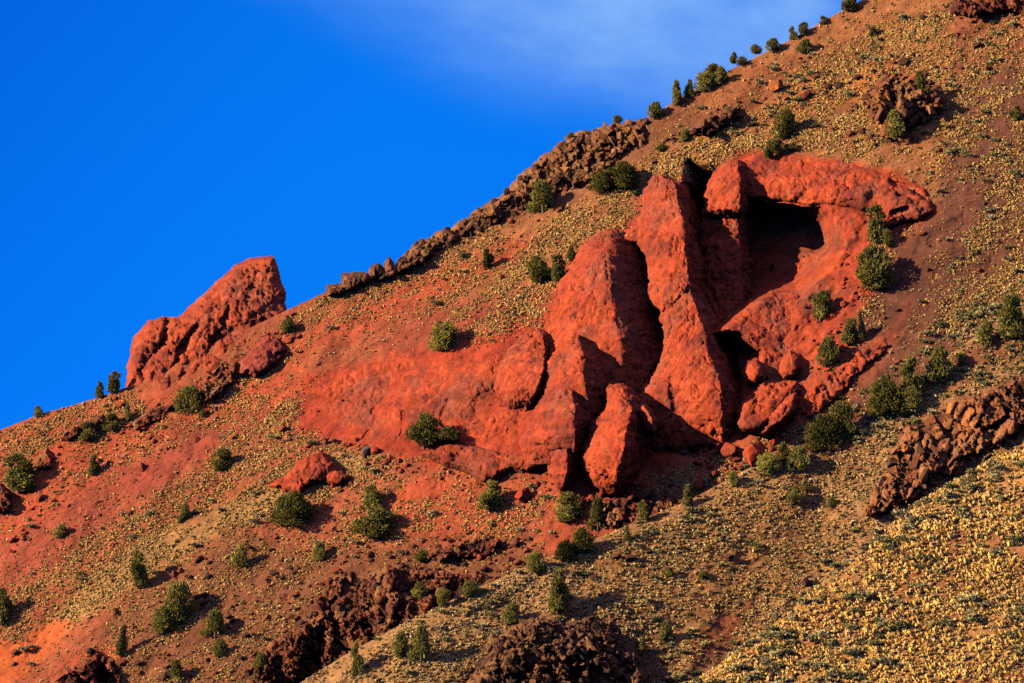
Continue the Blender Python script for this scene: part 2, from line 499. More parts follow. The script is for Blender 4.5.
def build_sheet(name, key, top, base, regions, pxs, fall, rows, bottom=800.0):
    s = np.linspace(0, 1, rows)
    tp = curve(top, pxs)
    PX = np.repeat(pxs[None, :], rows, 0)
    PY = tp[None, :] + (bottom - tp)[None, :] * s[:, None]
    t = SHEETS[key](PX, PY)
    P = rays(PX, PY) * t[..., None]
    C = paint(PX, PY, P, base, regions)
    if key == 'M':
        k = sstep(sdist(PX, PY, FLOOR), -7, 5)
        q = k > 0
        C[q] = C[q] * (1 - k[q][:, None]) + rock_colour(P[q], REDROCK, 3) * k[q][:, None]
    # the far side of the crest falls away behind it
    back = []; backc = []
    n1 = fbm(P[0] / 5.0, 3, 5)
    for k in range(1, 26):
        dy = k * 1.4 if k < 12 else 16 + (k - 12) * 6.0
        q = P[0].copy(); q[:, 0] *= (q[:, 1] + dy) / q[:, 1]; q[:, 1] += dy
        q[:, 2] -= fall * dy * (1 + .15 * n1) + .004 * dy * dy * .3
        back.append(q); backc.append(C[0])
    P = np.concatenate([np.array(back[::-1]), P], 0); C = np.concatenate([np.array(backc[::-1]), C], 0)
    idx, f = grid_faces(np.ones(P.shape[:2], bool))
    me = mesh_from(name, P.reshape(-1, 3), f, M_SOIL, C.reshape(-1, 3))
    o = link(name, me)
    return tag(o, kind='structure')


PX_M = np.concatenate([np.arange(-300, -20, 5.0), np.arange(-20, 1045, 1.15), np.arange(1045, 1300, 5.0)])
build_sheet('hillside', 'M', SKY_LINE, REDBROWN, PAINT_M, PX_M, .25, 640)
PX_A = np.concatenate([np.arange(0, 220, 5.0), np.arange(220, 1045, 1.2), np.arange(1045, 1300, 5.0)])
build_sheet('spur_hill', 'A', CREST_A, (.235, .118, .042), PAINT_A, PX_A, .75, 330)
PX_B = np.concatenate([np.arange(400, 600, 5.0), np.arange(600, 1045, 1.2), np.arange(1045, 1300, 5.0)])
build_sheet('near_hill', 'B', CREST_B, (.25, .115, .036), PAINT_B, PX_B, .75, 330)

gx = np.array([-6000, -2500, -1000, -400, -150, 0, 150, 400, 1000, 2500, 6000.0]); gy = np.array([-2000, -500, -100, 0, 100, 200, 300, 450, 700, 1500, 4000, 9000.0])
G = np.zeros((len(gy), len(gx), 3)); G[..., 0] = gx; G[..., 1] = gy[:, None]; G[..., 2] = -2.2
idx, f = grid_faces(np.ones(G.shape[:2], bool))
go = link('ground', mesh_from('ground', G.reshape(-1, 3), f[:, ::-1], M_SOIL, np.tile(np.array([[.20, .10, .035]]), (G.shape[0] * G.shape[1], 1))))
tag(go, kind='structure')

# ------------------------------------------------------------------ red rock formations


def rock_detail(P, Nn, rough=1.0, pits=1.0, seed=0):
    """weathered displacement in metres along the surface: facets, ledges, runnels and pits"""
    d = .9 * fbm(P / 5.5, 4, 100 + seed) + .42 * fbm(P / 1.5, 4, 120 + seed, .62)
    rid = 1 - np.abs(fbm(np.stack([P[..., 0] / 1.6, P[..., 1] / 1.6, P[..., 2] / 5.5], -1), 3, 125 + seed)) * 3.2
    d = d - .50 * np.clip(rid, 0, 1) ** 2 * sstep(fbm(P / 7.0, 2, 127 + seed), -.25, .3)
    strat = vnoise(np.stack([P[..., 0] / 8, P[..., 1] / 8, P[..., 2] / .9], -1), 130 + seed)
    d = d + .16 * strat
    W = P + .5 * np.stack([vnoise(P / 1.2, 135), vnoise(P / 1.2, 136), vnoise(P / 1.2, 137)], -1)
    for size, amp in ((3.4, .34), (1.25, .15)):
        f1, f2, cid, ov = worley(W / size, 150 + seed, True)
        q = (cid * 9999).astype(int)
        gx, gy, gz = (hash01(q, q * 3, q * 7, 5 + n) - .5 for n in range(3))
        d = d + amp * rough * (1.6 * (ov[..., 0] * gx + ov[..., 1] * gy + ov[..., 2] * gz) + .55 * (cid - .5) - .35 * np.clip(1 - (f2 - f1) / .09, 0, 1))
    f1, f2, cid = worley(np.stack([W[..., 0] / 2.8, W[..., 1] / 2.8, W[..., 2] / 5.5], -1), 160 + seed)
    d = d - .42 * np.clip(1 - (f2 - f1) / .07, 0, 1) * (fbm(P / 4.0, 2, 165 + seed) > -.05)
    if pits:
        f1, f2, cid = worley(P / 1.05, 140 + seed)
        d = d - pits * .5 * np.clip(1 - f1 / .40, 0, 1) ** .7 * (cid > .66)
        f1, f2, cid = worley(P / .5, 145 + seed)
        d = d - pits * .16 * np.clip(1 - f1 / .45, 0, 1) * (cid > .6)
    return rough * d


def with_skirt(P, C, back):
    """close the edges of a front face by running it back into the hill along the view"""
    def push(row, amt): return row * (1 + amt / np.linalg.norm(row, axis=-1, keepdims=True))
    P = np.concatenate([push(P[:1], back), push(P[:1], back * .35), P, push(P[-1:], back * .3)], 0)
    C = np.concatenate([C[:1], C[:1], C, C[-1:]], 0)
    P = np.concatenate([push(P[:, :1], back), push(P[:, :1], back * .35), P, push(P[:, -1:], back * .35), push(P[:, -1:], back)], 1)
    C = np.concatenate([C[:, :1], C[:, :1], C, C[:, -1:], C[:, -1:]], 1)
    return P, C


def fin(label, rows, seed, pl=2.0, pr=1.3, rough=1.0, pits=1.0, back=14.0, grooves=(), name='rock_fin', base=REDROCK, group=None, step=.9):
    """a rib of rock standing out of the hill. rows: (py, left, crest, right, out_left, out_crest, out_right)"""
    R = np.array(rows, float)
    pys = np.arange(R[0, 0], R[-1, 0] + .01, step)
    A = np.stack([np.interp(pys, R[:, 0], R[:, k]) for k in range(1, 7)], -1)
    ker = np.array([1, 2, 3, 2, 1.]) / 9
    for k in range(6):
        A[:, k] = np.convolve(np.pad(A[:, k], 2, mode='edge'), ker, 'valid')
    q3 = np.stack([pys / 9.0, pys * 0 + seed * 7.7, pys * 0], -1)
    jag = np.clip((pys - pys[0]) / 10, 0, 1)
    for k, am in ((0, 1.8), (1, 2.2), (2, 1.8)):
        A[:, k] += am * jag * fbm(q3 + k * 31.7, 4, 170 + seed, .65)
    nl = int(max(10, (A[:, 1] - A[:, 0]).max() / step * 1.25)); nr = int(max(10, (A[:, 2] - A[:, 1]).max() / step * 1.6))
    a = np.linspace(1, 0, nl); b = np.linspace(0, 1, nr)[1:]
    ea = np.sin(a * math.pi / 2); eb = np.sin(b * math.pi / 2)
    fa = 1 - (1 - ea ** pl) ** (1 / 1.6); fb = 1 - (1 - eb ** pr) ** (1 / 1.25)
    px = np.concatenate([A[:, 1:2] + (A[:, 0:1] - A[:, 1:2]) * ea, A[:, 1:2] + (A[:, 2:3] - A[:, 1:2]) * eb], 1)
    r = np.concatenate([A[:, 4:5] + (A[:, 3:4] - A[:, 4:5]) * fa, A[:, 4:5] + (A[:, 5:6] - A[:, 4:5]) * fb], 1)
    py = np.repeat(pys[:, None], px.shape[1], 1)
    t = big_t(px, py, .8) - r
    for line, w, dep in grooves:
        t = t + dep * np.exp(-(ldist(px, py, line) / w) ** 2)
    P = rays(px, py) * t[..., None]
    Nn = grid_normals(P)
    d = rock_detail(P, Nn, rough * .95, pits, seed)
    P = P + Nn * d[..., None]
    C = rock_colour(P, base, seed)
    P, C = with_skirt(P, C, back)
    idx, f = grid_faces(np.ones(P.shape[:2], bool))
    o = rebased(name, P.reshape(-1, 3), f, M_RED, C.reshape(-1, 3))
    return tag(o, label, 'rock', group)


def face(label, poly, seed, sheet='M', out=3.0, edge=14.0, sink=1.2, rough=1.0, pits=1.0, grooves=(), name='rock_bluff', base=REDROCK, mat=None, step=.9, blocks=None, colour=None, plane=None, stones=None,
         cat='rock', group=None, ref=None, back=6.0, rag=2.0, tilt=None):
    """an outcrop swelling out of the slope inside an outline"""
    pl = np.array(poly, float)
    xs = np.arange(pl[:, 0].min() - 4, pl[:, 0].max() + 4, step); ys = np.arange(pl[:, 1].min() - 4, pl[:, 1].max() + 4, step)
    px, py = np.meshgrid(xs, ys)
    sd = sdist(px, py, poly)
    t0 = base_t(px, py) if ref is None else ref(px, py)
    if ref is None:
        t0 = big_t(px, py)
        if sheet == 'A': t0 = t0 - curve(OFF_A, px)
        if sheet == 'B': t0 = t0 - curve(OFF_B, px)
    P0 = rays(px, py) * t0[..., None]
    sd = sd + rag * fbm(P0 / 2.5, 4, 300 + seed, .6)
    k = np.clip(sd / edge, 0, 1)
    r = -sink + (out + sink) * np.sqrt(np.clip(1 - (1 - k) ** 2, 0, 1))
    if plane is not None:
        r = -sink + (sink + plane[0] + plane[1] * (px - plane[3]) + plane[2] * np.minimum(py - plane[4], 10)) * np.sqrt(np.clip(1 - (1 - k) ** 2, 0, 1))
    if tilt is not None:
        r = r + k * (tilt[0] * (px - pl[:, 0].mean()) + tilt[1] * (py - pl[:, 1].mean()))
    for line, w, dep in grooves:
        r = r - dep * np.exp(-(ldist(px, py, line) / w) ** 2)
    bc = None
    if blocks:
        size, amp, tall = blocks
        Q = np.stack([P0[..., 0], P0[..., 1] * .6, P0[..., 2] / tall], -1) / size
        Q = Q + .35 * np.stack([vnoise(Q * 1.1, 310 + seed), vnoise(Q * 1.1, 311 + seed), vnoise(Q * 1.1, 312 + seed)], -1)
        f1, f2, cid, ov = worley(Q, 320 + seed, True)
        gx_, gz_ = hash01((cid * 9999).astype(int), (cid * 77).astype(int), (cid * 13).astype(int), 5) - .5, hash01((cid * 9999).astype(int), (cid * 77).astype(int), (cid * 13).astype(int), 6) - .5
        crack = np.clip((f2 - f1) / .08, 0, 1)
        r = r + np.clip(k * 2.5, 0, 1) * (amp * 1.35 * (cid - .45) - amp * .35 * (1 - crack) + amp * 1.1 * fbm(P0 / (size * 2.4), 3, 340 + seed))
        Q2 = Q * 2.9
        g1, g2, cid2, ov2 = worley(Q2, 330 + seed, True)
        hx_, hz_ = hash01((cid2 * 9999).astype(int), (cid2 * 77).astype(int), (cid2 * 13).astype(int), 7) - .5, hash01((cid2 * 9999).astype(int), (cid2 * 77).astype(int), (cid2 * 13).astype(int), 8) - .5
        r = r + np.clip(k * 2.5, 0, 1) * (1.7 * amp * (ov[..., 0] * gx_ + ov[..., 2] * gz_) + 1.2 * amp * (ov2[..., 0] * hx_ + ov2[..., 2] * hz_))
        r = r + np.clip(k * 2.5, 0, 1) * amp * .5 * ((cid2 - .5) - .4 * (1 - np.clip((g2 - g1) / .1, 0, 1)))
        bc = cid * .65 + cid2 * .35
    P = rays(px, py) * (t0 - r)[..., None]
    Nn = grid_normals(P)
    P = P + Nn * (rock_detail(P, Nn, rough, pits, seed) * np.clip(k * 3, 0, 1))[..., None]
    if colour is not None: C = colour(P, bc, seed)
    else: C = rock_colour(P, base, seed)
    keep = sd > -2.2
    idx, f = grid_faces(keep)
    V = P[keep]; CC = C[keep]
    # thickness: rim edges run back into the hill
    e = np.concatenate([f[:, [0, 1]], f[:, [1, 2]], f[:, [2, 3]], f[:, [3, 0]]])
    key = np.sort(e, 1); key = key[:, 0] * (len(V) + 1) + key[:, 1]
    _, inv, cnt = np.unique(key, return_inverse=True, return_counts=True)
    be = e[cnt[inv.ravel()] == 1]
    rim = np.unique(be); mp = -np.ones(len(V), np.int64); mp[rim] = len(V) + np.arange(len(rim))
    Vb = V[rim] * (1 + back / np.linalg.norm(V[rim], axis=1, keepdims=True))
    f2_ = np.stack([be[:, 1], be[:, 0], mp[be[:, 0]], mp[be[:, 1]]], -1)
    V = np.concatenate([V, Vb]); CC = np.concatenate([CC, CC[rim]])
    f = np.concatenate([f, f2_])
    used = np.unique(f); rm = -np.ones(len(V), np.int64); rm[used] = np.arange(len(used))
    V = V[used]; CC = CC[used]; f = rm[f]; flat = None
    if stones:
        per, size, tall = stones
        rr = np.random.RandomState(1000 + seed)
        sdk = sd[keep]; cand = np.nonzero(sdk > 1.0)[0]
        n = int(len(cand) * step * step * per)
        c = rr.choice(cand, n); Pc = P[keep][c]; Cc = C[keep][c] * (1 + .45 * (rr.rand(n, 1) * 2 - 1))
        f = np.concatenate([f[:, [0, 1, 2]], f[:, [0, 2, 3]]]); flat = len(f)
        vs, cs = [V], [CC]
        w = size * np.clip(np.exp(rr.normal(size=n) * .5), .3, 1.9) * np.clip(.55 + sdk[c] / 12.0, .5, 1)
        for q in range(n):
            pr = CHUNKS[rr.randint(len(CHUNKS))]
            a = rr.uniform(0, 6.28); ca, sa = math.cos(a), math.sin(a)
            z = pr[:, 2] * w[q] * tall * rr.uniform(.6, 1.2); lean = rr.normal() * .45
            x = (pr[:, 0] * ca - pr[:, 1] * sa) * w[q] + z * lean; y = (pr[:, 0] * sa + pr[:, 1] * ca) * w[q]
            vs.append(np.stack([x, y, z - .18 * w[q]], -1) + Pc[q]); cs.append(np.repeat(Cc[q][None], len(pr), 0))
        base_n = len(V)
        V = np.concatenate(vs); CC = np.clip(np.concatenate(cs), .006, 1)
        f = np.concatenate([f, np.arange(base_n, len(V)).reshape(-1, 3)])
    o = rebased(name, V, f, mat or M_RED, CC, flat=flat)
    return tag(o, label, cat, group)


def chunk_protos(n=14):
    import bmesh
    out = []
    for k in range(n):
        r = np.random.RandomState(1200 + k)
        bm = bmesh.new()
        for q in range(13):
            v = r.uniform(-1, 1, 3); a = r.randint(3); v[a] = np.sign(v[a])
            b = r.randint(3); v[b] = np.sign(v[b]) * r.uniform(.8, 1)
            bm.verts.new(v * np.array([.55, .5, .55]))
        bmesh.ops.convex_hull(bm, input=bm.verts[:])
        bmesh.ops.triangulate(bm, faces=bm.faces[:])
        bmesh.ops.recalc_face_normals(bm, faces=bm.faces[:])
        out.append(np.array([[v.co[:] for v in f.verts] for f in bm.faces]).reshape(-1, 3))
        bm.free()
    return out


CHUNKS = chunk_protos()
F = fin
F('tall lit red rock fin with a rounded left flank and wide shadowed right side', [
    (229, 606, 611, 618, 1, 1, -1), (233, 598, 612, 628, 0, 2, -4), (240, 590, 609, 640, -0.5, 4.5, -8), (250, 580, 606, 650, -0.5, 6.5, -11), (262, 571, 607, 655, -0.5, 8, -13), (280, 559, 611, 660, -0.5, 9, -13),
    (300, 553, 611, 668, -0.5, 9, -13), (320, 546, 616, 674, -0.5, 8.5, -13), (340, 540, 619, 676, -0.5, 8, -11), (362, 536, 622, 674, -0.5, 6.5, -6), (385, 533, 624, 664, -0.5, 4, -6), (410, 530, 622, 655, -1, 1, -6),
    (440, 528, 620, 650, -2, -2, -7)], 1, rough=.7, pits=.35)
F('tallest red rock pillar at the middle of the massif, waisted halfway down', [
    (176, 653, 660, 672, 1, 3, -9), (182, 648, 672, 688, 0, 7, -9), (190, 644, 677, 692, -1, 9.5, -9), (202, 638, 678, 696, -3.5, 8.5, -9), (215, 633, 682, 700, -3.5, 9, -12), (230, 631, 684, 704, -3, 9, -14),
    (250, 640, 685, 706, -0.5, 9.5, -15), (270, 648, 687, 708, 1.5, 9.5, -15), (290, 648, 690, 711, 2.5, 9.5, -15), (303, 654, 694, 714, 3.5, 9.5, -15), (312, 661, 698, 717, 4.5, 9, -10), (330, 663, 704, 724, 4.5, 9.5, -10),
    (345, 666, 706, 730, 4.5, 10, -10), (362, 663, 711, 736, 3.5, 10.5, -10), (375, 652, 716, 740, 2.5, 10.5, -10), (388, 640, 721, 744, 1.5, 10, -10), (400, 636, 723, 746, 0.5, 9, -11), (420, 634, 724, 748, -1.5, 6, -11),
    (445, 632, 722, 746, -3.5, 1, -12), (465, 630, 715, 740, -5.5, -5, -13)], 2, rough=.85, pits=.7, grooves=[([(664, 312), (673, 306), (682, 296), (690, 288)], 1.8, .6), ([(671, 378), (672, 392), (675, 408)], 3.4, 1.0)])
F('red buttress closing the shadowed alcove on its left side', [
    (158, 733, 738, 742, 2, 3, 2), (165, 720, 738, 748, 1, 6, 0), (178, 711, 741, 752, .5, 6.5, -6), (195, 706, 741, 752, .5, 6.5, -10), (210, 704, 740, 752, 0, 6, -12), (217, 702, 738, 752, -3, .5, -13),
    (240, 700, 738, 752, -5, 0, -14), (270, 700, 740, 754, -7, -2, -14), (310, 698, 744, 756, -9, -5, -14), (345, 700, 740, 756, -10, -7, -14)], 3, rough=.9, pits=.9)
F('pitted red knob with a dark gap on its right, left of the tall fin', [
    (329, 530, 537, 542, 1.5, 3, 1.5), (336, 520, 543, 548, 1, 5, 0), (350, 508, 546, 551, .5, 6.5, -1), (370, 499, 543, 549, 0, 7, -1), (390, 494, 537, 544, 0, 6, -1), (402, 496, 528, 540, -.5, 3, -1),
    (412, 500, 525, 536, -1, 0, -2)], 4, rough=.8, pits=1.0, name='rock_lump')
F('narrow red rib standing against the foot of the tall fin', [
    (334, 574, 578, 581, 8.5, 10, 8), (342, 562, 580, 588, 6, 12, 7), (355, 552, 583, 598, 4, 13, 6), (370, 545, 583, 604, 3, 13, 5), (385, 541, 584, 606, 2, 12.5, 4), (395, 540, 587, 606, 2, 11.5, 3),
    (415, 538, 588, 604, 0, 8, 1), (440, 536, 588, 600, -2, 4, -2)], 5, rough=.7, pits=.5)
F('rough dark red shoulder of rock below the narrow rib', [
    (386, 556, 566, 572, 8, 11, 9), (392, 546, 572, 580, 6, 13, 8), (405, 537, 575, 592, 4, 14, 6), (420, 526, 575, 594, 3, 14, 5), (435, 522, 575, 588, 2, 13, 3), (450, 521, 574, 586, 1, 10, 2),
    (465, 520, 570, 582, -1, 5, -1)], 6, rough=.8, pits=.9, base=(.19, .026, .011), name='rock_shoulder')
F('pitted red spire at the front of the massif, standing before the pillar', [
    (384, 609, 615, 622, 8, 10, 8), (388, 605, 622, 632, 7, 13, 7), (400, 602, 628, 645, 6, 15, 5), (410, 598, 632, 652, 5, 16, 3), (422, 588, 628, 652, 4, 16, 2), (436, 584, 625, 650, 3, 15.5, 1),
    (447, 579, 624, 648, 2, 15, 0), (462, 578, 621, 645, 1, 13.5, -1), (475, 582, 618, 640, 0, 11, -2), (484, 588, 615, 636, -.5, 7, -2), (495, 594, 612, 630, -2, 2, -3)], 7, rough=.9, pits=1.0, name='rock_spire')
F('small lit red prong on the shaded side of the front spire', [
    (400, 634, 640, 646, 9, 12, 8), (410, 634, 648, 655, 10, 14, 7), (420, 640, 653, 659, 10, 14, 6), (431, 646, 654, 658, 8, 11, 4)], 8, rough=.5, pits=.6, name='rock_prong')
F('squat rounded red rock at the left foot of the front spire', [
    (438, 553, 562, 570, 5, 8, 6), (446, 548, 566, 575, 3, 10, 5), (460, 546, 568, 577, 2, 10, 4), (475, 549, 566, 575, 1, 8, 2), (486, 556, 564, 572, 0, 4, 0), (494, 558, 563, 570, -1, 0, -1)], 9, rough=.7, pits=.9,
  name='rock_lump')

face('red overhanging brow of rock arching over the shadowed alcove', [
    (738, 160), (752, 154), (770, 151), (800, 153), (822, 156), (850, 161), (872, 170), (893, 175), (913, 181), (926, 188), (937, 211), (922, 222), (900, 226), (885, 231), (872, 222), (868, 212), (850, 209),
    (833, 206), (815, 204), (798, 203), (770, 200), (743, 197)], 20, out=2.2, edge=24, sink=.8, name='rock_brow', rough=.75, pits=.5, rag=3.0, tilt=(.0, .085),
    grooves=[([(891, 182), (908, 187), (925, 199)], 2.4, 1.5), ([(898, 194), (920, 203)], 2.2, 1.3), ([(893, 212), (908, 208)], 2.0, 1.0)])
face('lit red tongue of rock jutting left from the alcove floor over the lower cave', [
    (711, 334), (730, 318), (750, 305), (772, 292), (795, 296), (806, 330), (802, 366), (790, 384), (768, 385), (757, 372), (760, 352), (738, 337)], 21, out=0.0, sink=.5, edge=7,
    plane=(7.6, -.092, 0, 712, 317), rough=.55, pits=.3, name='rock_slab', back=8, grooves=[([(797, 372), (801, 360), (797, 345)], 2.2, 1.0)])
face('broad smooth red rock face left of the fins, cut by thin cracks', [
    (298, 392), (300, 375), (330, 365), (360, 352), (400, 345), (440, 352), (480, 345), (510, 332), (528, 332), (512, 370), (505, 402), (520, 405), (545, 400), (530, 425), (526, 455), (505, 457), (470, 447),
    (445, 437), (420, 447), (398, 457), (375, 456), (352, 448), (330, 437), (300, 428)], 22, out=.55, edge=34, sink=.8, rough=.5, pits=.4, step=1.0, rag=7.0,
    grooves=[([(402, 366), (397, 382), (388, 400), (372, 412)], 2.6, .6), ([(368, 432), (361, 446)], 1.6, .9), ([(403, 412), (405, 424), (398, 446)], 1.6, .8), ([(448, 400), (441, 416)], 1.6, .5)])
face('low rounded red ledge bulging above the scree below the broad face', [
    (416, 454), (440, 441), (470, 444), (505, 452), (525, 452), (547, 446), (548, 470), (530, 473), (512, 471), (500, 479), (484, 483), (470, 476), (450, 469), (430, 461)], 23, out=2.6, edge=11, rough=.6, pits=.6,
    name='rock_ledge')
face('red outcrop among dry grass beside a wide juniper on the lower slope', [
    (265, 486), (285, 475), (300, 460), (320, 450), (335, 462), (345, 470), (352, 478), (340, 487), (320, 482), (305, 491), (300, 494), (285, 493)], 24, out=2.4, edge=9, rough=.9, pits=1.2, name='rock_outcrop')
face('rounded purple red boulder on the slope below the skyline spire', [
    (236, 376), (240, 360), (255, 345), (268, 334), (278, 337), (288, 350), (277, 365), (256, 378)], 25, out=3.0, edge=13, rough=1.0, pits=.6, base=(.16, .030, .020), name='boulder')
face('long lit red slab leaning along the scree on the right', [
    (798, 414), (801, 398), (813, 381), (833, 365), (851, 352), (870, 341), (885, 336), (894, 344), (886, 353), (870, 364), (858, 376), (846, 388), (836, 400), (824, 408), (812, 417)], 26, out=1.3, edge=6, sink=.8, rough=1.25, pits=1.2, rag=4.0, name='rock_slab')
face('red block with a flat shaded top at the foot of the scree', [
    (735, 412), (745, 396), (762, 380), (798, 378), (803, 390), (790, 405), (762, 434), (742, 432), (736, 424)], 27, out=3.0, sink=1.5, plane=(6.2, -.055, 0, 735, 400), edge=9, rough=.7, pits=.8, name='rock_block')
face('bright red pitted slab in front of the flat topped block', [
    (757, 436), (766, 415), (782, 396), (798, 388), (801, 400), (797, 412), (784, 427), (768, 436)], 28, out=5.0, sink=1.5, plane=(7.5, -.06, 0, 757, 400), edge=9, rough=.7, pits=1.1, name='rock_slab')
face('small round red knob above the flat topped block', [(744, 372), (748, 361), (757, 359), (764, 366), (764, 378), (756, 384), (748, 380)], 29, out=3.2, sink=-2, plane=(6.0, 0, 0, 757, 400), edge=8, rough=.5, pits=.8, name='rock_lump')
face('red knob with a dark right edge on the alcove slab', [(778, 372), (780, 360), (790, 350), (799, 356), (801, 368), (794, 376), (784, 378)], 30, out=3.6, sink=-.5, plane=(4.0, 0, 0, 790, 400), edge=9, rough=.5, pits=.8, name='rock_lump')


# the spire on the skyline: stands upright on the ridge
def spire_ref(px, py):
    con = np.interp(px, [120, 150, 178, 205, 240, 285], [398, 402, 393, 372, 346, 306])
    return base_t(px, con) + 4.2 + .15 * (con - py)


face('leaning red rock spire standing alone on the skyline ridge', [
    (127, 385), (129, 365), (131, 350), (136, 335), (148, 323), (160, 319), (170, 319), (178, 318), (186, 311), (200, 298), (220, 282), (234, 268), (250, 261), (272, 258), (277, 268), (281, 283), (285, 292), (284, 303), (288, 330),
    (270, 360), (240, 385), (215, 405), (195, 425), (165, 440), (140, 436), (126, 410)], 33, ref=spire_ref, out=4.0, edge=26, sink=-.5, tilt=(.018, 0), rough=1.15, pits=1.5, name='rock_spire', back=7,
    grooves=[([(150, 350), (139, 374)], 2.4, 1.4), ([(198, 326), (180, 350), (172, 384)], 3.0, 1.7), ([(230, 306), (223, 328), (212, 345)], 2.6, 1.3), ([(252, 285), (246, 300)], 2.4, .9), ([(143, 375), (152, 358), (163, 343), (168, 322)], 3.0, 2.2), ([(182, 380), (190, 362), (186, 350)], 4, 1.2), ([(212, 350), (215, 340), (232, 330), (262, 322)], 4, 1.2)], base=(.215, .036, .014), rag=3.2)

# ------------------------------------------------------------------ dark basalt: the rim on the skyline and the broken outcrops
def bas_colour(dark=(.085, .042, .03), mid=(.17, .068, .04), warm=(.30, .12, .045), w=.35):
    def f(P, bc, seed):
        n = fbm(P / 2.2, 4, 400 + seed)
        h = bc if bc is not None else .5 + .5 * n
        d, m_, o = (np.array(v) * np.array((.60, .55, .45)) for v in (dark, mid, warm))
        k = sstep(h + .25 * n, .15, .75)[..., None]
        c = d * (1 - k) + m_ * k
        k = (sstep(fbm(P / 3.0, 4, 410 + seed), .05, .5) * w)[..., None] * 1.6
        k = np.clip(k, 0, 1)
        c = c * (1 - k) + o * k
        k = sstep(fbm(P / 3.2, 4, 420 + seed), .12, .3)[..., None] * .65
        c = c * (1 - k) + np.array((.19, .088, .032)) * k
        return np.clip(c * (1 + .3 * n[..., None]), .008, 1).astype(np.float32)
    return f


BROWNROCK = bas_colour()
WARMROCK = bas_colour((.12, .05, .03), (.24, .09, .045), (.40, .16, .05), .6)
DARKRED = bas_colour((.09, .03, .022), (.21, .058, .033), (.33, .085, .04), .4)
ROCK_POLYS = []


def outcrop(label, poly, seed, blocks, colour, group=None, **kw):
    ROCK_POLYS.append((kw.get('sheet', 'M'), poly))
    kw.setdefault('name', 'basalt_outcrop')
    kw.setdefault('stones', (.055, blocks[0] * .25, min(1.5, .6 + blocks[2] * .35)))
    return face(label, poly, seed, mat=M_BAS, colour=colour, blocks=blocks, cat='rock outcrop', group=group, **kw)


outcrop('long brown basalt rim of blocky columns along the skyline', [
    (402, 264), (412, 247), (428, 238), (446, 229), (470, 219), (490, 204), (500, 195), (512, 188), (520, 177), (532, 167), (546, 158), (556, 148), (570, 138), (590, 132), (604, 125), (625, 124), (645, 122), (650, 138),
    (643, 152), (618, 166), (590, 184), (560, 197), (538, 208), (512, 222), (488, 232), (460, 243), (440, 252), (420, 263)], 40, (2.4, 1.5, 2.0), bas_colour((.10, .048, .03), (.22, .09, .045), (.36, .17, .05), .5),
    out=1.5, edge=14, sink=1.3, rough=.7, pits=.3, rag=6, stones=(.045, .6, 1.2))
outcrop('short basalt cliff with dark columns below the skyline bushes', [(688, 131), (700, 118), (720, 110), (738, 105), (743, 116), (730, 128), (705, 137)], 41, (1.7, 1.4, 2.5), BROWNROCK, out=2.0, edge=6, rough=.4, pits=.2)
outcrop('flat topped stub of basalt rim nearest the red spire', [(327, 297), (328, 286), (342, 285), (343, 274), (367, 274), (371, 281), (352, 290), (340, 295)], 42, (1.6, 1.1, 1.3), BROWNROCK, out=2.4, edge=4, rough=.4, pits=.2, rag=.6)
outcrop('pair of squat basalt blocks on the skyline beside a thin pinnacle', [(369, 280), (371, 268), (378, 264), (385, 271), (395, 269), (397, 275), (380, 282)], 43, (1.5, 1.0, 1.3), BROWNROCK, out=2.4, edge=4, rough=.4, pits=.2, rag=.6)
outcrop('thin basalt pinnacle sticking up from the skyline', [(385, 273), (386, 263), (389, 258), (393, 264), (395, 273)], 44, (1.3, .5, 1.6), BROWNROCK, out=1.8, edge=3, rough=.3, pits=.1, rag=.5)
outcrop('stepped heap of dark basalt blocks where the rim begins', [(394, 276), (398, 262), (404, 256), (410, 257), (413, 247), (422, 240), (429, 245), (437, 255), (418, 267), (405, 273)], 45, (1.8, 1.5, 1.3), BROWNROCK,
        out=2.6, edge=5, rough=.5, pits=.2, rag=.8)
outcrop('orange brown crag with deep shade on its right, high on the slope', [
    (860, 102), (872, 80), (890, 71), (915, 74), (936, 84), (948, 98), (943, 112), (925, 122), (905, 137), (886, 143), (877, 130), (866, 115)], 46, (2.6, 2.4, 1.6), WARMROCK, out=2.8, edge=24, sink=1.6, rag=9, rough=1.0, pits=.5)
outcrop('red rock columns at the very top of the slope', [(948, 14), (955, -6), (1000, -12), (1040, -12), (1040, 22), (1010, 12), (975, 18)], 47, (2.0, 1.4, 2.6), DARKRED, out=2.6, edge=8, rough=.5, pits=.2)
outcrop('steep brown outcrop with vertical cracks beside the golden slope', [
    (862, 513), (870, 492), (884, 472), (888, 450), (902, 430), (925, 420), (945, 405), (975, 394), (1010, 380), (1045, 368), (1045, 425), (1015, 442), (990, 456), (960, 472), (930, 492), (900, 508), (880, 522)], 48,
    (2.6, 1.8, 2.4), bas_colour((.12, .05, .032), (.29, .11, .055), (.46, .175, .06), .55), sheet='A', out=1.5, edge=18, sink=1.2, rag=8, rough=.8, pits=.4, stones=(.010, .6, 1.4))
outcrop('dark broken outcrop at the bottom, shading the grass to its right', [
    (452, 700), (474, 670), (490, 641), (512, 623), (530, 614), (560, 618), (590, 611), (611, 621), (625, 640), (640, 655), (652, 668), (650, 700)], 49, (1.9, 2.0, 1.6), bas_colour((.07, .038, .028), (.16, .075, .045), (.29, .13, .05), .4),
    sheet='A', out=3.4, edge=26, sink=1.4, rag=9, rough=.8, pits=.4)
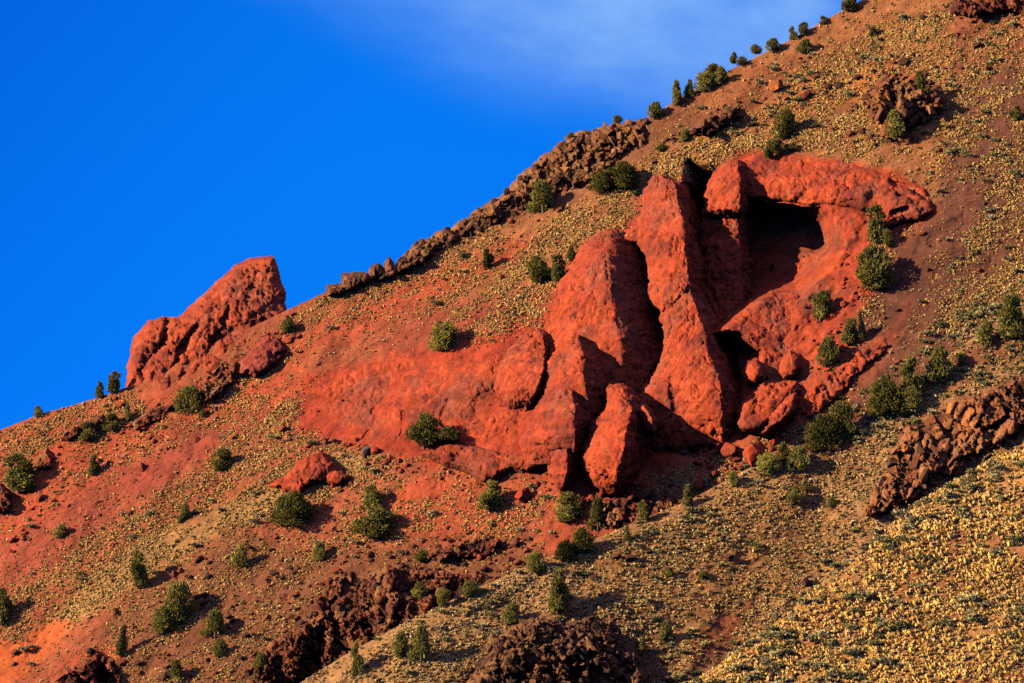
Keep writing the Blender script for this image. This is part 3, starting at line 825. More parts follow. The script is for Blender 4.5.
outcrop('wide dark cliff of rubble columns above the pale spur crest', [
    (318, 592), (335, 576), (360, 569), (400, 566), (440, 568), (480, 570), (520, 578), (500, 592), (460, 612), (420, 632), (380, 652), (345, 672), (310, 695), (250, 700), (246, 672), (262, 648), (285, 632), (302, 610)], 50,
    (2.3, 2.6, 1.8), bas_colour((.075, .03, .022), (.19, .06, .034), (.33, .11, .04), .4), out=2.2, edge=22, sink=1.4, rag=9, rough=1.0, pits=.5, stones=(.09, .40, 1.3),
        grooves=[([(320, 632), (309, 672)], 8, 5.0), ([(334, 620), (340, 648)], 4.5, 3.5), ([(366, 622), (374, 640)], 4.5, 3.5), ([(345, 585), (356, 592)], 4, 2.5), ([(420, 590), (414, 610)], 3.5, 2.0), ([(388, 600), (384, 622)], 3, 2.0)])
outcrop('broken dark rocks with a black hollow in the lower corner', [(48, 695), (58, 673), (78, 662), (98, 653), (116, 660), (122, 680), (112, 698)], 51, (1.9, 2.0, 1.4), DARKRED, out=3.0, edge=9, rough=.8, pits=.4, grooves=[([(100, 664), (106, 682)], 8, 5.0), ([(76, 676), (84, 684)], 5, 3.0)])
outcrop('flat ledge of dark rocks below the bare red soil', [(422, 557), (438, 546), (468, 537), (500, 538), (508, 549), (482, 560), (450, 564)], 52, (1.5, 1.5, 1.3), DARKRED, out=1.8, edge=9, sink=1, rag=5, rough=.6, pits=.3)
outcrop('row of dark red columns and rubble under the massif', [(588, 521), (605, 502), (635, 492), (665, 489), (690, 496), (690, 512), (668, 522), (640, 532), (612, 527)], 53, (1.5, 1.6, 3.0), DARKRED, out=1.8, edge=10, sink=1, rag=5, rough=.6, pits=.3)
outcrop('brown broken rock at the foot of the skyline spire', [(193, 394), (208, 373), (222, 362), (237, 361), (239, 378), (226, 391), (210, 402)], 54, (1.4, 1.2, 1.8), DARKRED, out=1.8, edge=7, rough=.5, pits=.3)
outcrop('dark red rock cut off by the picture edge', [(-12, 512), (-10, 484), (0, 480), (9, 489), (13, 504), (6, 514)], 55, (1.8, 1.0, 1.2), DARKRED, out=2.6, edge=6, rough=.6, pits=.4)
outcrop('bright red bump of rock above the big dark juniper', [(32, 468), (35, 451), (47, 446), (55, 457), (51, 469)], 56, (2.2, .6, 1.2), bas_colour((.22, .04, .02), (.42, .07, .03), (.5, .1, .035), .4), out=2.4, edge=7, rough=.6, pits=.4)
outcrop('dark red ledge between two junipers near the left skyline', [(55, 441), (62, 430), (76, 424), (104, 413), (106, 423), (90, 432), (68, 442)], 57, (1.5, 1.0, 1.2), DARKRED, out=1.8, edge=5, rough=.5, pits=.3)
outcrop('narrow band of brown rock running down below the spire', [(128, 424), (150, 408), (180, 400), (186, 406), (160, 418), (136, 432)], 58, (1.4, .8, 1.2), DARKRED, out=1.2, edge=5, rough=.5, pits=.3)

# ------------------------------------------------------------------ single boulders
ICO = None


def ico(sub=4):
    import bmesh
    bm = bmesh.new(); bmesh.ops.create_icosphere(bm, subdivisions=sub, radius=1.0)
    V = np.array([v.co[:] for v in bm.verts]); Fc = np.array([[v.index for v in f.verts] for f in bm.faces]); bm.free()
    return V, Fc


IV, IF = ico(4)


def boulder_shape(seed, cuts=11):
    r = np.random.RandomState(seed)
    V = IV.copy()
    for _ in range(cuts):
        n = r.normal(size=3); n /= np.linalg.norm(n)
        d = r.uniform(.48, .88)
        k = V @ n
        V = V - np.clip(k - d, 0, None)[:, None] * n[None, :] * .93
    V = V * (1 + .09 * fbm(V * 1.7 + seed, 4, 500 + seed)[:, None])
    return V


BOULDERS = [  # px, base row, width, height, colour, label
    (754, 467, 22, 28, (.50, .075, .03), 'bright red upright boulder at the foot of the flat topped block'),
    (730, 459, 22, 18, (.38, .06, .03), 'low red boulder left of the bright upright one'),
    (719, 455, 10, 14, (.48, .075, .03), 'small red boulder at the edge of the cave shadow'),
    (699, 490, 12, 15, (.50, .08, .03), 'lone round red boulder among sagebrush on the spur'),
    (697, 466, 11, 9, (.44, .07, .03), 'small red stone above the lone round boulder'),
    (524, 503, 20, 18, (.46, .075, .032), 'red boulder on the bare soil under the ledge'),
    (501, 474, 18, 14, (.20, .04, .03), 'dark round boulder tucked under the red ledge'),
    (521, 472, 19, 18, (.40, .065, .03), 'red boulder beside the dark round one under the ledge'),
    (366, 458, 12, 12, (.12, .09, .085), 'square grey boulder against the broad red face'),
    (295, 496, 15, 14, (.15, .04, .035), 'dark boulder in front of the red outcrop'),
    (776, 446, 9, 10, (.48, .075, .03), 'small red stone above three junipers'),
    (777, 93, 16, 15, (.42, .15, .05), 'orange boulder high on the slope above a round juniper'),
    (805, 101, 15, 12, (.40, .14, .05), 'orange boulder right of the other high orange boulder'),
    (913, 91, 20, 18, (.46, .14, .045), 'bright orange boulder on top of the shaded crag'),
    (877, 103, 14, 11, (.45, .12, .04), 'orange boulder at the left of the shaded crag'),
    (40, 503, 12, 10, (.42, .07, .03), 'red stone right of the big dark juniper'),
    (632, 562, 14, 8, (.15, .07, .045), 'flat brown stone on the pale spur crest'),
    (594, 582, 9, 8, (.13, .06, .045), 'dark stone right of the tall spur juniper'),
    (729, 562, 13, 8, (.15, .06, .045), 'flat brown stone in the middle of the pale spur'),
    (480, 562, 8, 9, (.45, .09, .04), 'red stone in the shadow of the flat dark ledge'),
    (806, 588, 12, 10, (.12, .055, .045), 'dark stone on the edge of the golden slope'),
    (872, 400, 10, 7, (.2, .08, .05), 'brown stone among sage beside the dense juniper stand'),
    (838, 452, 14, 7, (.22, .09, .05), 'flat reddish stone below the wide juniper on the spur'),
    (616, 560, 10, 7, (.16, .07, .045), 'small brown stone left of the flat one on the spur crest'),
    (884, 492, 14, 17, (.07, .04, .035), 'dark coloured lump for the shaded cave at the left end of the cracked brown outcrop'),  # a cave: its shade is put into the dark colour of this lump
    (892, 470, 13, 14, (.13, .06, .04), 'brown boulder above the dark cave lump on the cracked outcrop'),
    (960, 466, 14, 11, (.12, .065, .055), 'grey brown boulder under the cracked outcrop'),
]
for i, (px, py, w, h, col, lab) in enumerate(BOULDERS):
    bright = col[0] > .3; col = (col[0] * .55, col[1] * .47, col[2] * .4)
    p = at(px, py - 1); m = mpp(p)
    V = boulder_shape(900 + i, 22) * np.array([w * m * .55, w * m * .5, h * m * .62])
    V[:, 2] += h * m * .42
    C = rock_colour(V + p, col, i) if bright else np.clip(np.array(col)[None, :] * (1 + .3 * fbm((V + p) / .8, 3, i)[:, None]), .01, 1)
    o = link('boulder', mesh_from('boulder', V, IF, M_RED if bright else M_BAS, C), loc=p)
    tag(o, lab, 'boulder')

RIMROCKS = [(333, 288, 9, 5), (349, 276, 8, 4), (362, 276, 10, 4), (401, 260, 7, 8), (409, 252, 6, 6), (418, 246, 8, 8), (433, 240, 7, 7), (447, 231, 9, 7), (463, 224, 8, 6), (482, 212, 9, 8), (494, 203, 7, 8), (507, 194, 9, 9),
            (521, 180, 8, 9), (536, 169, 9, 9), (551, 157, 8, 8), (563, 146, 9, 8), (580, 138, 9, 6), (597, 131, 10, 6), (613, 125, 9, 5), (630, 122, 11, 6), (646, 121, 9, 6)]
for i, (px, py, w, h) in enumerate(RIMROCKS):
    p = at(px, py + 3, 'M'); m = mpp(p)
    V = boulder_shape(950 + i, 15) * np.array([w * m * .6, w * m * .55, h * m * .75])
    V[:, 2] += h * m * .3
    C = BROWNROCK(V + p, None, i)
    o = link('basalt_block', mesh_from('basalt_block', V, IF, M_BAS, C), loc=p)
    tag(o, 'jagged dark basalt block on the crest of the skyline rim', 'rock', 'basalt blocks along the skyline rim')

# ------------------------------------------------------------------ junipers
SHAPES = {
    'cone': lambda h: .5 * np.minimum(1, h * 5 + .35) * (1.02 - h) ** .62,
    'round': lambda h: .5 * np.sin(np.pi * np.clip(h * .80 + .17, 0, 1)) ** .6,
    'wide': lambda h: .5 * np.sqrt(np.clip(1 - (h * .98) ** 2.2, 0, 1)),
    'ragged': lambda h: .5 * np.minimum(1, h * 4 + .3) * (1.04 - h) ** .45,
}


def crown_mesh(kind, seed, nlump, nspray, leaf, tone_a, tone_b, name='crown'):
    r = np.random.RandomState(seed); env = SHAPES[kind]
    hs = r.uniform(.08, .96, nlump); an = r.uniform(0, 2 * np.pi, nlump)
    rad = env(hs) * (r.uniform(.35, .95, nlump) if kind != 'wide' else r.uniform(.2, .9, nlump))
    lr = np.clip(.34 * env(hs) + .05, .07, .19) * r.uniform(.75, 1.3, nlump)
    rad = np.maximum(rad - lr * .45, 0)
    lc = np.stack([rad * np.cos(an), rad * np.sin(an), hs * .95], -1)
    lz = np.full(nlump, 1.0) * (1.0 if kind != 'wide' else .9)
    pick = r.choice(nlump, nspray, p=(lr ** 2) / (lr ** 2).sum())
    n = r.normal(size=(nspray, 3)); n /= np.linalg.norm(n, axis=1, keepdims=True)
    c = lc[pick] + n * (lr[pick] * r.uniform(.55, 1.08, nspray))[:, None]
    o = n + np.array([0, 0, .7]) + r.normal(size=(nspray, 3)) * .45; o /= np.linalg.norm(o, axis=1, keepdims=True)
    sd = np.cross(o, n + r.normal(size=(nspray, 3)) * .35); sd /= np.linalg.norm(sd, axis=1, keepdims=True)
    l = leaf * r.uniform(.7, 1.4, nspray)[:, None]; w = l * .36
    V = np.stack([c - sd * w, c + sd * w, c + o * l], 1)
    th = np.cross(o, sd)
    V2 = np.stack([c - th * w, c + th * w, c + o * l * .95], 1)
    V = np.concatenate([V, V2]).reshape(-1, 3)
    V[:, 2] = np.maximum(V[:, 2], .01)
    f = np.arange(len(V)).reshape(-1, 3)
    ta, tb = np.array(tone_a), np.array(tone_b)
    k = np.clip(.5 + .5 * r.normal(size=nlump) * .6, 0, 1)[pick][:, None] * .7 + r.rand(nspray, 1) * .3
    T = ta * (1 - k) + tb * k
    T = np.repeat(np.concatenate([T, T]), 3, axis=0)
    return mesh_from(name, V, f, M_LEAF, T, smooth=False)


def trunk_mesh(seed, top=.75):
    r = np.random.RandomState(seed); Vs = []; Fs = []; n0 = 0
    limbs = [([(0, 0, -.10), (.01, .0, .15), (-.015, .01, .4), (.0, .0, top)], .045)]
    for k in range(5):
        a = r.uniform(0, 6.28); h = r.uniform(.08, .4)
        limbs.append(([(0, 0, h), (.14 * math.cos(a), .14 * math.sin(a), h + .1), (.28 * math.cos(a), .28 * math.sin(a), h + .26)], .02))
    for pts, r0 in limbs:
        P = np.array(pts); ns = 7
        for i, q in enumerate(P):
            rr = r0 * (1 - .8 * i / (len(P) - 1))
            for s in range(ns):
                a = 2 * math.pi * s / ns
                Vs.append((q[0] + rr * math.cos(a), q[1] + rr * math.sin(a), q[2]))
        for i in range(len(P) - 1):
            for s in range(ns):
                Fs.append((n0 + i * ns + s, n0 + i * ns + (s + 1) % ns, n0 + (i + 1) * ns + (s + 1) % ns, n0 + (i + 1) * ns + s))
        n0 += len(P) * ns
    V = np.array(Vs)
    return mesh_from('trunk', V, np.array(Fs), M_BARK, np.tile(np.array([[.13, .085, .06]]), (len(V), 1)))


DK, MD, YL = (.13, .112, .022), (.38, .32, .066), (.45, .36, .06)
CROWNS = {
    'c': [crown_mesh('cone', 11, 34, 2600, .075, DK, MD), crown_mesh('cone', 12, 28, 2400, .08, DK, MD)],
    'r': [crown_mesh('round', 21, 26, 2300, .07, DK, MD), crown_mesh('round', 22, 20, 2000, .075, DK, MD), crown_mesh('round', 23, 16, 1900, .08, DK, MD)],
    'g': [crown_mesh('ragged', 31, 14, 1700, .085, DK, MD), crown_mesh('ragged', 32, 17, 1800, .085, DK, MD), crown_mesh('ragged', 33, 11, 1500, .09, DK, MD)],
    'w': [crown_mesh('wide', 41, 20, 2200, .07, DK, MD), crown_mesh('wide', 42, 15, 2000, .075, DK, MD)],
    'y': [crown_mesh('round', 51, 30, 3000, .07, MD, YL)],
    'z': [crown_mesh('wide', 52, 30, 3000, .07, DK, (.165, .145, .026))],
}
TRUNKS = [trunk_mesh(61), trunk_mesh(62)]
JUN = [  # px, base row, width, height, crown, label
    (38, 417, 10, 11, 'r', 'small lone juniper on the left skyline'),
    (100, 398, 10, 16, 'c', 'smaller of two junipers on the skyline left of the spire'),
    (114, 393, 17, 21, 'g', 'taller of two junipers on the skyline left of the spire'),
    (189, 413, 26, 27, 'r', 'round dark juniper below the skyline spire'),
    (202, 417, 7, 8, 'c', 'tiny juniper right of the round dark one below the spire'),
    (111, 431, 24, 17, 'w', 'wide low juniper in the row under the left skyline'),
    (127, 421, 11, 15, 'g', 'upright juniper at the right end of the row under the left skyline'),
    (86, 441, 26, 19, 'w', 'spreading juniper at the left end of the row under the left skyline'),
    (20, 492, 38, 37, 'g', 'big dark ragged juniper near the left edge on red soil'),
    (94, 475, 14, 19, 'g', 'small dark juniper on purple red soil right of the big ragged one'),
    (224, 471, 22, 23, 'r', 'neat rounded juniper in dry grass below the spire slope'),
    (186, 518, 13, 14, 'w', 'little low juniper on the straw coloured streak'),
    (180, 523, 6, 10, 'c', 'thin sapling touching the low juniper on the straw streak'),
    (62, 538, 14, 14, 'r', 'small round juniper alone on the lower red soil'),
    (143, 588, 20, 36, 'c', 'tall conical juniper on the lower left slope'),
    (180, 622, 30, 40, 'r', 'upper crown of the largest juniper clump on the lower left slope'),
    (163, 633, 26, 28, 'w', 'lower left half of the largest juniper clump'),
    (2, 626, 24, 36, 'c', 'juniper cut by the left edge'),
    (121, 656, 11, 30, 'c', 'very slim juniper above the broken dark rocks'),
    (215, 638, 26, 26, 'g', 'bushy juniper right of the largest clump'),
    (219, 658, 15, 18, 'r', 'small juniper just under the bushy one on the lower left'),
    (241, 567, 18, 21, 'g', 'juniper on the bank right of the tall conical one'),
    (177, 681, 17, 20, 'g', 'juniper at the bottom edge left of the rubble cliff'),
    (444, 351, 30, 29, 'y', 'yellow green round juniper on purple soil at mid slope'),
    (424, 446, 38, 34, 'w', 'dark spreading juniper at the foot of the broad red face'),
    (446, 440, 30, 12, 'w', 'low trailing juniper right of the dark spreading one'),
    (370, 511, 23, 25, 'g', 'ragged juniper standing behind a wide low one'),
    (293, 526, 40, 32, 'z', 'broad olive juniper below the red outcrop'),
    (376, 538, 48, 32, 'w', 'wide low juniper in the centre of the lower slope'),
    (321, 561, 14, 17, 'r', 'small upright juniper below the broad olive one'),
    (490, 511, 30, 28, 'g', 'juniper on rubble below the red ledge'),
    (463, 258, 9, 8, 'r', 'tiny juniper just under the basalt rim'),
    (488, 268, 13, 19, 'g', 'small juniper casting a short shadow under the rim'),
    (289, 332, 18, 13, 'w', 'low dark juniper right of the skyline spire'),
    (538, 284, 25, 28, 'r', 'darker of a pair of junipers left of the tall fin'),
    (557, 283, 18, 28, 'c', 'pointed juniper of the pair left of the tall fin'),
    (571, 259, 10, 13, 'c', 'small juniper peeking over the tall fin shoulder'),
    (543, 212, 27, 30, 'g', 'juniper with a long shadow under the basalt rim'),
    (604, 192, 30, 22, 'w', 'left half of the wide juniper thicket above the fins'),
    (622, 189, 34, 26, 'z', 'right half of the wide juniper thicket above the fins'),
    (714, 187, 13, 22, 'z', 'green bush wedged between the pillar and the buttress'),
    (655, 119, 18, 16, 'r', 'round juniper on the skyline at the rim end'),
    (676, 106, 17, 24, 'g', 'tall open juniper on the skyline'),
    (690, 97, 11, 17, 'c', 'brownish pointed juniper beside the tall open one'),
    (706, 91, 20, 19, 'y', 'yellowish bush in the skyline thicket'),
    (713, 80, 24, 16, 'w', 'dark spreading juniper topping the skyline thicket'),
    (722, 84, 14, 17, 'g', 'juniper at the right end of the skyline thicket'),
    (733, 63, 10, 11, 'c', 'little pointed juniper above the skyline thicket'),
    (742, 65, 13, 9, 'w', 'low yellow bush right of the little pointed juniper'),
    (755, 54, 11, 10, 'r', 'small skyline juniper standing alone'),
    (773, 52, 14, 13, 'r', 'skyline juniper with a rounded top in the upper row'),
    (793, 40, 10, 13, 'g', 'left one of two touching skyline junipers'),
    (804, 35, 11, 13, 'r', 'right one of two touching skyline junipers'),
    (823, 24, 11, 8, 'w', 'flat little juniper high on the skyline'),
    (850, 11, 20, 17, 'g', 'topmost skyline juniper reaching the picture top'),
    (618, 123, 10, 8, 'r', 'tiny bush on the flat rim ledge'),
    (571, 139, 8, 7, 'w', 'tiny bush on the rim where it steepens'),
    (805, 53, 16, 14, 'w', 'grey green shrub below the touching skyline junipers'),
    (787, 139, 23, 31, 'r', 'egg shaped juniper above the alcove brow'),
    (768, 157, 11, 16, 'c', 'small juniper on the alcove brow'),
    (777, 153, 13, 14, 'r', 'bright small juniper right on top of the brow'),
    (792, 150, 16, 7, 'w', 'low green mat beside the small brow junipers'),
    (872, 37, 9, 10, 'r', 'small round juniper near the top of the slope'),
    (895, 137, 19, 27, 'r', 'juniper in front of the shaded crag'),
    (921, 96, 15, 24, 'g', 'thin juniper growing on the shaded crag'),
    (1017, 121, 15, 15, 'g', 'dark juniper at the right edge high up'),
    (661, 151, 12, 8, 'w', 'low dark bush on brown soil under the rim'),
    (686, 141, 11, 12, 'r', 'brownish bush left of the short basalt cliff'),
    (876, 245, 24, 39, 'g', 'upright juniper at the alcove right edge'),
    (888, 247, 13, 17, 'r', 'small juniper leaning on the upright one by the alcove'),
    (875, 291, 38, 46, 'r', 'largest round juniper on the brown scree'),
    (820, 320, 25, 28, 'r', 'juniper on the lit red alcove slope'),
    (850, 344, 24, 24, 'g', 'juniper on the scree above the leaning slab'),
    (863, 341, 9, 28, 'c', 'slim juniper right beside the one above the leaning slab'),
    (829, 367, 22, 28, 'r', 'juniper behind the leaning slab'),
    (908, 405, 32, 46, 'g', 'tallest juniper of the dense stand on the right'),
    (886, 415, 36, 37, 'z', 'olive juniper at the front of the dense stand'),
    (911, 415, 24, 27, 'y', 'yellowish juniper at the foot of the dense stand'),
    (846, 439, 28, 37, 'r', 'taller half of the juniper pair below the leaning slab'),
    (826, 450, 32, 33, 'z', 'shorter olive half of the pair below the leaning slab'),
    (799, 472, 20, 24, 'r', 'right one of three junipers on the spur top'),
    (786, 464, 18, 20, 'g', 'middle one of three junipers on the spur top'),
    (770, 475, 20, 22, 'y', 'left yellowish one of three junipers on the spur top'),
    (940, 384, 23, 35, 'r', 'full juniper in sagebrush on the right'),
    (961, 366, 12, 13, 'r', 'small juniper right of the full one in sagebrush'),
    (794, 503, 17, 17, 'r', 'low round juniper on the upper spur grass'),
    (808, 492, 14, 9, 'w', 'flat juniper mat above the low round one'),
    (831, 508, 9, 11, 'r', 'tiny juniper on the spur grass further right'),
    (1012, 338, 30, 40, 'g', 'large juniper at the right edge of the scree'),
    (985, 347, 17, 26, 'r', 'juniper left of the large one at the right edge'),
    (567, 522, 28, 29, 'r', 'dark juniper on bare red soil under the front spire'),
    (598, 531, 24, 31, 'g', 'juniper beside dark rubble under the front spire'),
    (644, 521, 13, 19, 'c', 'slim juniper against the dark red columns'),
    (689, 506, 13, 20, 'c', 'slim juniper at the spur crest right of the columns'),
    (583, 553, 24, 24, 'z', 'right half of the olive juniper pair behind the spur crest'),
    (566, 561, 22, 20, 'z', 'left half of the olive juniper pair behind the spur crest'),
    (535, 573, 20, 20, 'r', 'juniper half hidden behind the spur crest'),
    (626, 541, 7, 15, 'c', 'thin sapling on the spur crest'),
    (733, 486, 11, 15, 'y', 'yellow green sapling on the upper spur'),
    (561, 611, 32, 38, 'g', 'tallest juniper on the pale spur with a long shadow'),
    (513, 625, 18, 23, 'r', 'small juniper at the corner of the dark broken outcrop'),
    (665, 643, 15, 21, 'r', 'juniper right of the dark broken outcrop'),
    (642, 654, 8, 19, 'c', 'spindly sapling on the right flank of the dark outcrop'),
    (421, 663, 20, 35, 'g', 'feathery juniper on the pale spur slope'),
    (399, 658, 16, 24, 'r', 'dark compact juniper left of the feathery one'),
    (357, 675, 15, 31, 'c', 'slim juniper lowest on the pale spur slope'),
    (444, 607, 14, 19, 'y', 'bright green sapling in front of the rubble cliff'),
    (420, 606, 20, 22, 'r', 'dull juniper among the rubble cliff rocks'),
    (470, 597, 17, 16, 'r', 'small juniper at the right end of the rubble cliff'),
    (262, 680, 18, 26, 'g', 'juniper at the bottom edge in front of the rubble cliff'),
    (421, 561, 16, 12, 'w', 'low juniper at the left of the flat dark ledge'),
    (669, 576, 9, 9, 'r', 'tiny juniper alone on the pale spur'),
    (703, 579, 13, 9, 'w', 'low bush right of the tiny juniper on the pale spur'),
]
ON_ROCK = {(820, 320): 0.3, (424, 446): 1.5, (446, 440): 1.5, (768, 157): 1.5, (777, 153): 1.5, (895, 137): 2.5, (921, 96): 3.0}   # metres the rock under it stands out
rj = random.Random(3)
for i, (px, py, w, h, k, lab) in enumerate(JUN):
    p = at(px, min(py, 700)); p = p * (1 - ON_ROCK.get((px, py), 0) / np.linalg.norm(p)); m = mpp(p)
    e = bpy.data.objects.new('juniper_tree', None); COL.objects.link(e)
    e.location = p; e.empty_display_size = .5
    e.scale = (w * m * 1.12, w * m * 1.12, h * m * 1.04)
    e.rotation_euler = (rj.gauss(0, .07), rj.gauss(0, .07), rj.uniform(0, 6.28))
    if k == 'c' and w > 12: k = 'g'
    sx = rj.uniform(.85, 1.15); e.scale = (e.scale[0] * sx, e.scale[1] / sx, e.scale[2])
    tag(e, lab, 'juniper')
    link('trunk', TRUNKS[i % 2], e)
    link('crown', CROWNS[k][i % len(CROWNS[k])], e)

# ------------------------------------------------------------------ ground cover: bunch grass, sagebrush, stones
RED_POLYS = [
    [(530, 440), (545, 330), (575, 262), (600, 232), (632, 236), (645, 182), (690, 180), (706, 200), (712, 175), (740, 158), (752, 154), (800, 153), (850, 161), (893, 175), (937, 211), (900, 228), (880, 238),
     (865, 300), (840, 345), (805, 412), (760, 436), (735, 440), (660, 470), (610, 495), (560, 492), (545, 470), (525, 455)],
    [(300, 390), (330, 365), (400, 345), (440, 352), (480, 345), (535, 330), (540, 450), (500, 475), (430, 455), (398, 456), (352, 448), (300, 428)],
    [(127, 385), (136, 335), (170, 318), (200, 298), (250, 261), (272, 258), (285, 292), (276, 316), (205, 372), (160, 401), (140, 402)],
    [(265, 486), (300, 460), (335, 462), (352, 478), (300, 494)], [(800, 413), (815, 386), (882, 337), (892, 343), (832, 401), (816, 412)],
    [(236, 376), (255, 345), (278, 337), (288, 350), (256, 378)],
]
DENS_M = [
    ([(470, 300), (500, 272), (560, 213), (620, 188), (650, 160), (700, 140), (760, 112), (800, 72), (860, 35), (950, 5), (960, 80), (905, 150), (860, 158), (780, 148), (740, 150), (706, 178), (640, 180), (628, 226),
      (600, 232), (560, 270), (545, 325), (500, 336), (478, 345), (455, 325), (430, 300)], 1.0, 10),
    ([(285, 318), (330, 296), (440, 252), (520, 214), (480, 285), (430, 310), (360, 320), (310, 345), (255, 385), (240, 400), (270, 420), (300, 432), (240, 430), (215, 395), (260, 360)], .75, 12),
    ([(0, 432), (60, 412), (130, 394), (150, 412), (100, 440), (40, 452), (0, 470)], .9, 7),
    ([(195, 425), (245, 395), (300, 395), (300, 432), (360, 452), (400, 460), (430, 446), (440, 452), (340, 505), (250, 525), (150, 580), (50, 640), (0, 660), (0, 595), (100, 530), (200, 470), (225, 445)], .72, 12),
    ([(120, 420), (170, 410), (230, 395), (215, 430), (150, 460), (70, 500), (30, 520), (60, 480)], .4, 12),
    ([(390, 480), (540, 480), (545, 560), (420, 540), (300, 575), (180, 600), (230, 540), (330, 510)], .36, 14),
    ([(925, 190), (950, 60), (1060, -30), (1060, 330), (960, 345), (930, 330), (955, 260), (985, 200), (955, 175)], .62, 14),
    ([(850, 300), (870, 290), (900, 300), (880, 330), (860, 330)], .5, 8), ([(868, 258), (885, 240), (905, 225), (920, 240), (890, 265)], .35, 7),
    ([(300, 560), (520, 540), (600, 560), (560, 580)], .3, 10), ([(60, 690), (130, 600), (280, 540), (330, 580), (260, 690)], .38, 14),
    ([(720, 455), (760, 440), (800, 425), (800, 445), (740, 480), (690, 500), (640, 500), (640, 480)], .5, 8),
]
BARE_M = [([(-20, 645), (20, 640), (55, 618), (72, 622), (22, 678), (-20, 700)], 4), ([(870, 395), (905, 330), (930, 260), (935, 220), (905, 240), (880, 300), (890, 330), (850, 400)], 7),
          ([(560, 500), (620, 500), (620, 530), (570, 550), (545, 545)], 6), ([(390, 500), (425, 480), (455, 482), (440, 500)], 4), ([(110, 478), (190, 440), (230, 425), (200, 458), (130, 500)], 6)]


def rock_mask(px, py, grow=0.0, key='M'):
    m = np.full(px.shape, -999.0)
    for poly in (RED_POLYS if key == 'M' else []) + [q for k_, q in ROCK_POLYS if k_ == key]: m = np.maximum(m, sdist(px, py, poly))
    if len(px): m = m + 7.0 * fbm(np.stack([px / 26.0, py / 26.0, 0 * px], -1), 3, 99)
    return m > -grow


def scatter_points(n, key, seed):
    r = np.random.RandomState(seed)
    px = r.uniform(-30, 1056, n)
    top = np.maximum(curve({'M': SKY_LINE, 'A': CREST_A, 'B': CREST_B}[key], px) + .8, -8)
    lo = np.full(n, 700.0)
    if key == 'M': lo = np.minimum(curve(CREST_A, px) + 2, 700)
    if key == 'A': lo = np.minimum(curve(CREST_B, px) + 2, 700)
    py = r.uniform(-8, 700, n)
    k = (py > top) & (py < lo)
    px, py = px[k], py[k]
    t = SHEETS[key](px, py)
    P = rays(px, py) * t[:, None]
    return px, py, P, r


def streaky(P, seed=71):
    s = P[:, 0] * .80 + P[:, 2] * .60; a = -P[:, 0] * .60 + P[:, 2] * .80
    return fbm(np.stack([s / 11.0, a / 1.5, P[:, 1] / 30.0], -1), 3, seed)


def tuft_proto(seed, blades=11):
    r = np.random.RandomState(seed); V = []
    for k in range(blades):
        a = r.uniform(0, 6.283); lean = r.uniform(.05, .62); h = r.uniform(.35, .72)
        b = np.array([math.cos(a) * .16, math.sin(a) * .16, -.08]); s = np.array([-math.sin(a), math.cos(a), 0]) * r.uniform(.13, .24)
        tip = np.array([math.cos(a) * lean, math.sin(a) * lean, h])
        mid = (b + tip) * .5 + np.array([math.cos(a), math.sin(a), .25]) * .10
        V += [b - s, b + s, mid + s * .8, b - s, mid + s * .8, mid - s * .8, mid - s * .8, mid + s * .8, tip]
    return np.array(V)


def bush_proto(seed, n=60, leaf=.28):
    r = np.random.RandomState(seed)
    nl = 7; la = r.uniform(0, 6.28, nl); lr = r.uniform(0, .32, nl)
    lc = np.stack([lr * np.cos(la), lr * np.sin(la), r.uniform(.12, .45, nl)], -1)
    pk = r.randint(0, nl, n)
    nn = r.normal(size=(n, 3)); nn[:, 2] = np.abs(nn[:, 2]) * .9; nn /= np.linalg.norm(nn, axis=1, keepdims=True)
    c = lc[pk] + nn * .22
    o = nn + r.normal(size=(n, 3)) * .4 + np.array([0, 0, .4]); o /= np.linalg.norm(o, axis=1, keepdims=True)
    sd = np.cross(o, r.normal(size=(n, 3))); sd /= np.linalg.norm(sd, axis=1, keepdims=True)
    l = leaf * r.uniform(.7, 1.3, n)[:, None]
    return np.stack([c - sd * l * .4, c + sd * l * .4, c + o * l], 1).reshape(-1, 3)


def scatter_mesh(name, protos, P, sx, sz, cols, mat, kind='stuff', label=None, cat=None, shade=.18):
    Vs, Cs = [], []
    n = len(P); which_ = RS.randint(0, len(protos), n); rot = RS.uniform(0, 6.283, n)
    for k, pr in enumerate(protos):
        q = which_ == k
        if not q.any(): continue
        c, s = np.cos(rot[q])[:, None], np.sin(rot[q])[:, None]
        x = (pr[None, :, 0] * c - pr[None, :, 1] * s) * sx[q][:, None]; y = (pr[None, :, 0] * s + pr[None, :, 1] * c) * sx[q][:, None]
        z = pr[None, :, 2] * sz[q][:, None]
        V = np.stack([x, y, z], -1) + P[q][:, None, :]
        C = np.repeat(cols[q][:, None, :], len(pr), 1)
        jit = np.repeat(1 + shade * (RS.rand(q.sum(), len(pr) // 3) * 2 - 1), 3, axis=1)[..., None]
        Vs.append(V.reshape(-1, 3)); Cs.append((C * jit).reshape(-1, 3))
    V = np.concatenate(Vs); C = np.concatenate(Cs)
    o = link(name, mesh_from(name, V, np.arange(len(V)).reshape(-1, 3), mat, np.clip(C, 0, 1), smooth=False))
    return tag(o, label, cat, kind=kind)


TUFTS = [tuft_proto(600 + k) for k in range(6)]
STRAWS = np.array([(.72, .43, .11), (.63, .36, .085), (.76, .49, .15), (.54, .29, .07), (.48, .31, .10)])


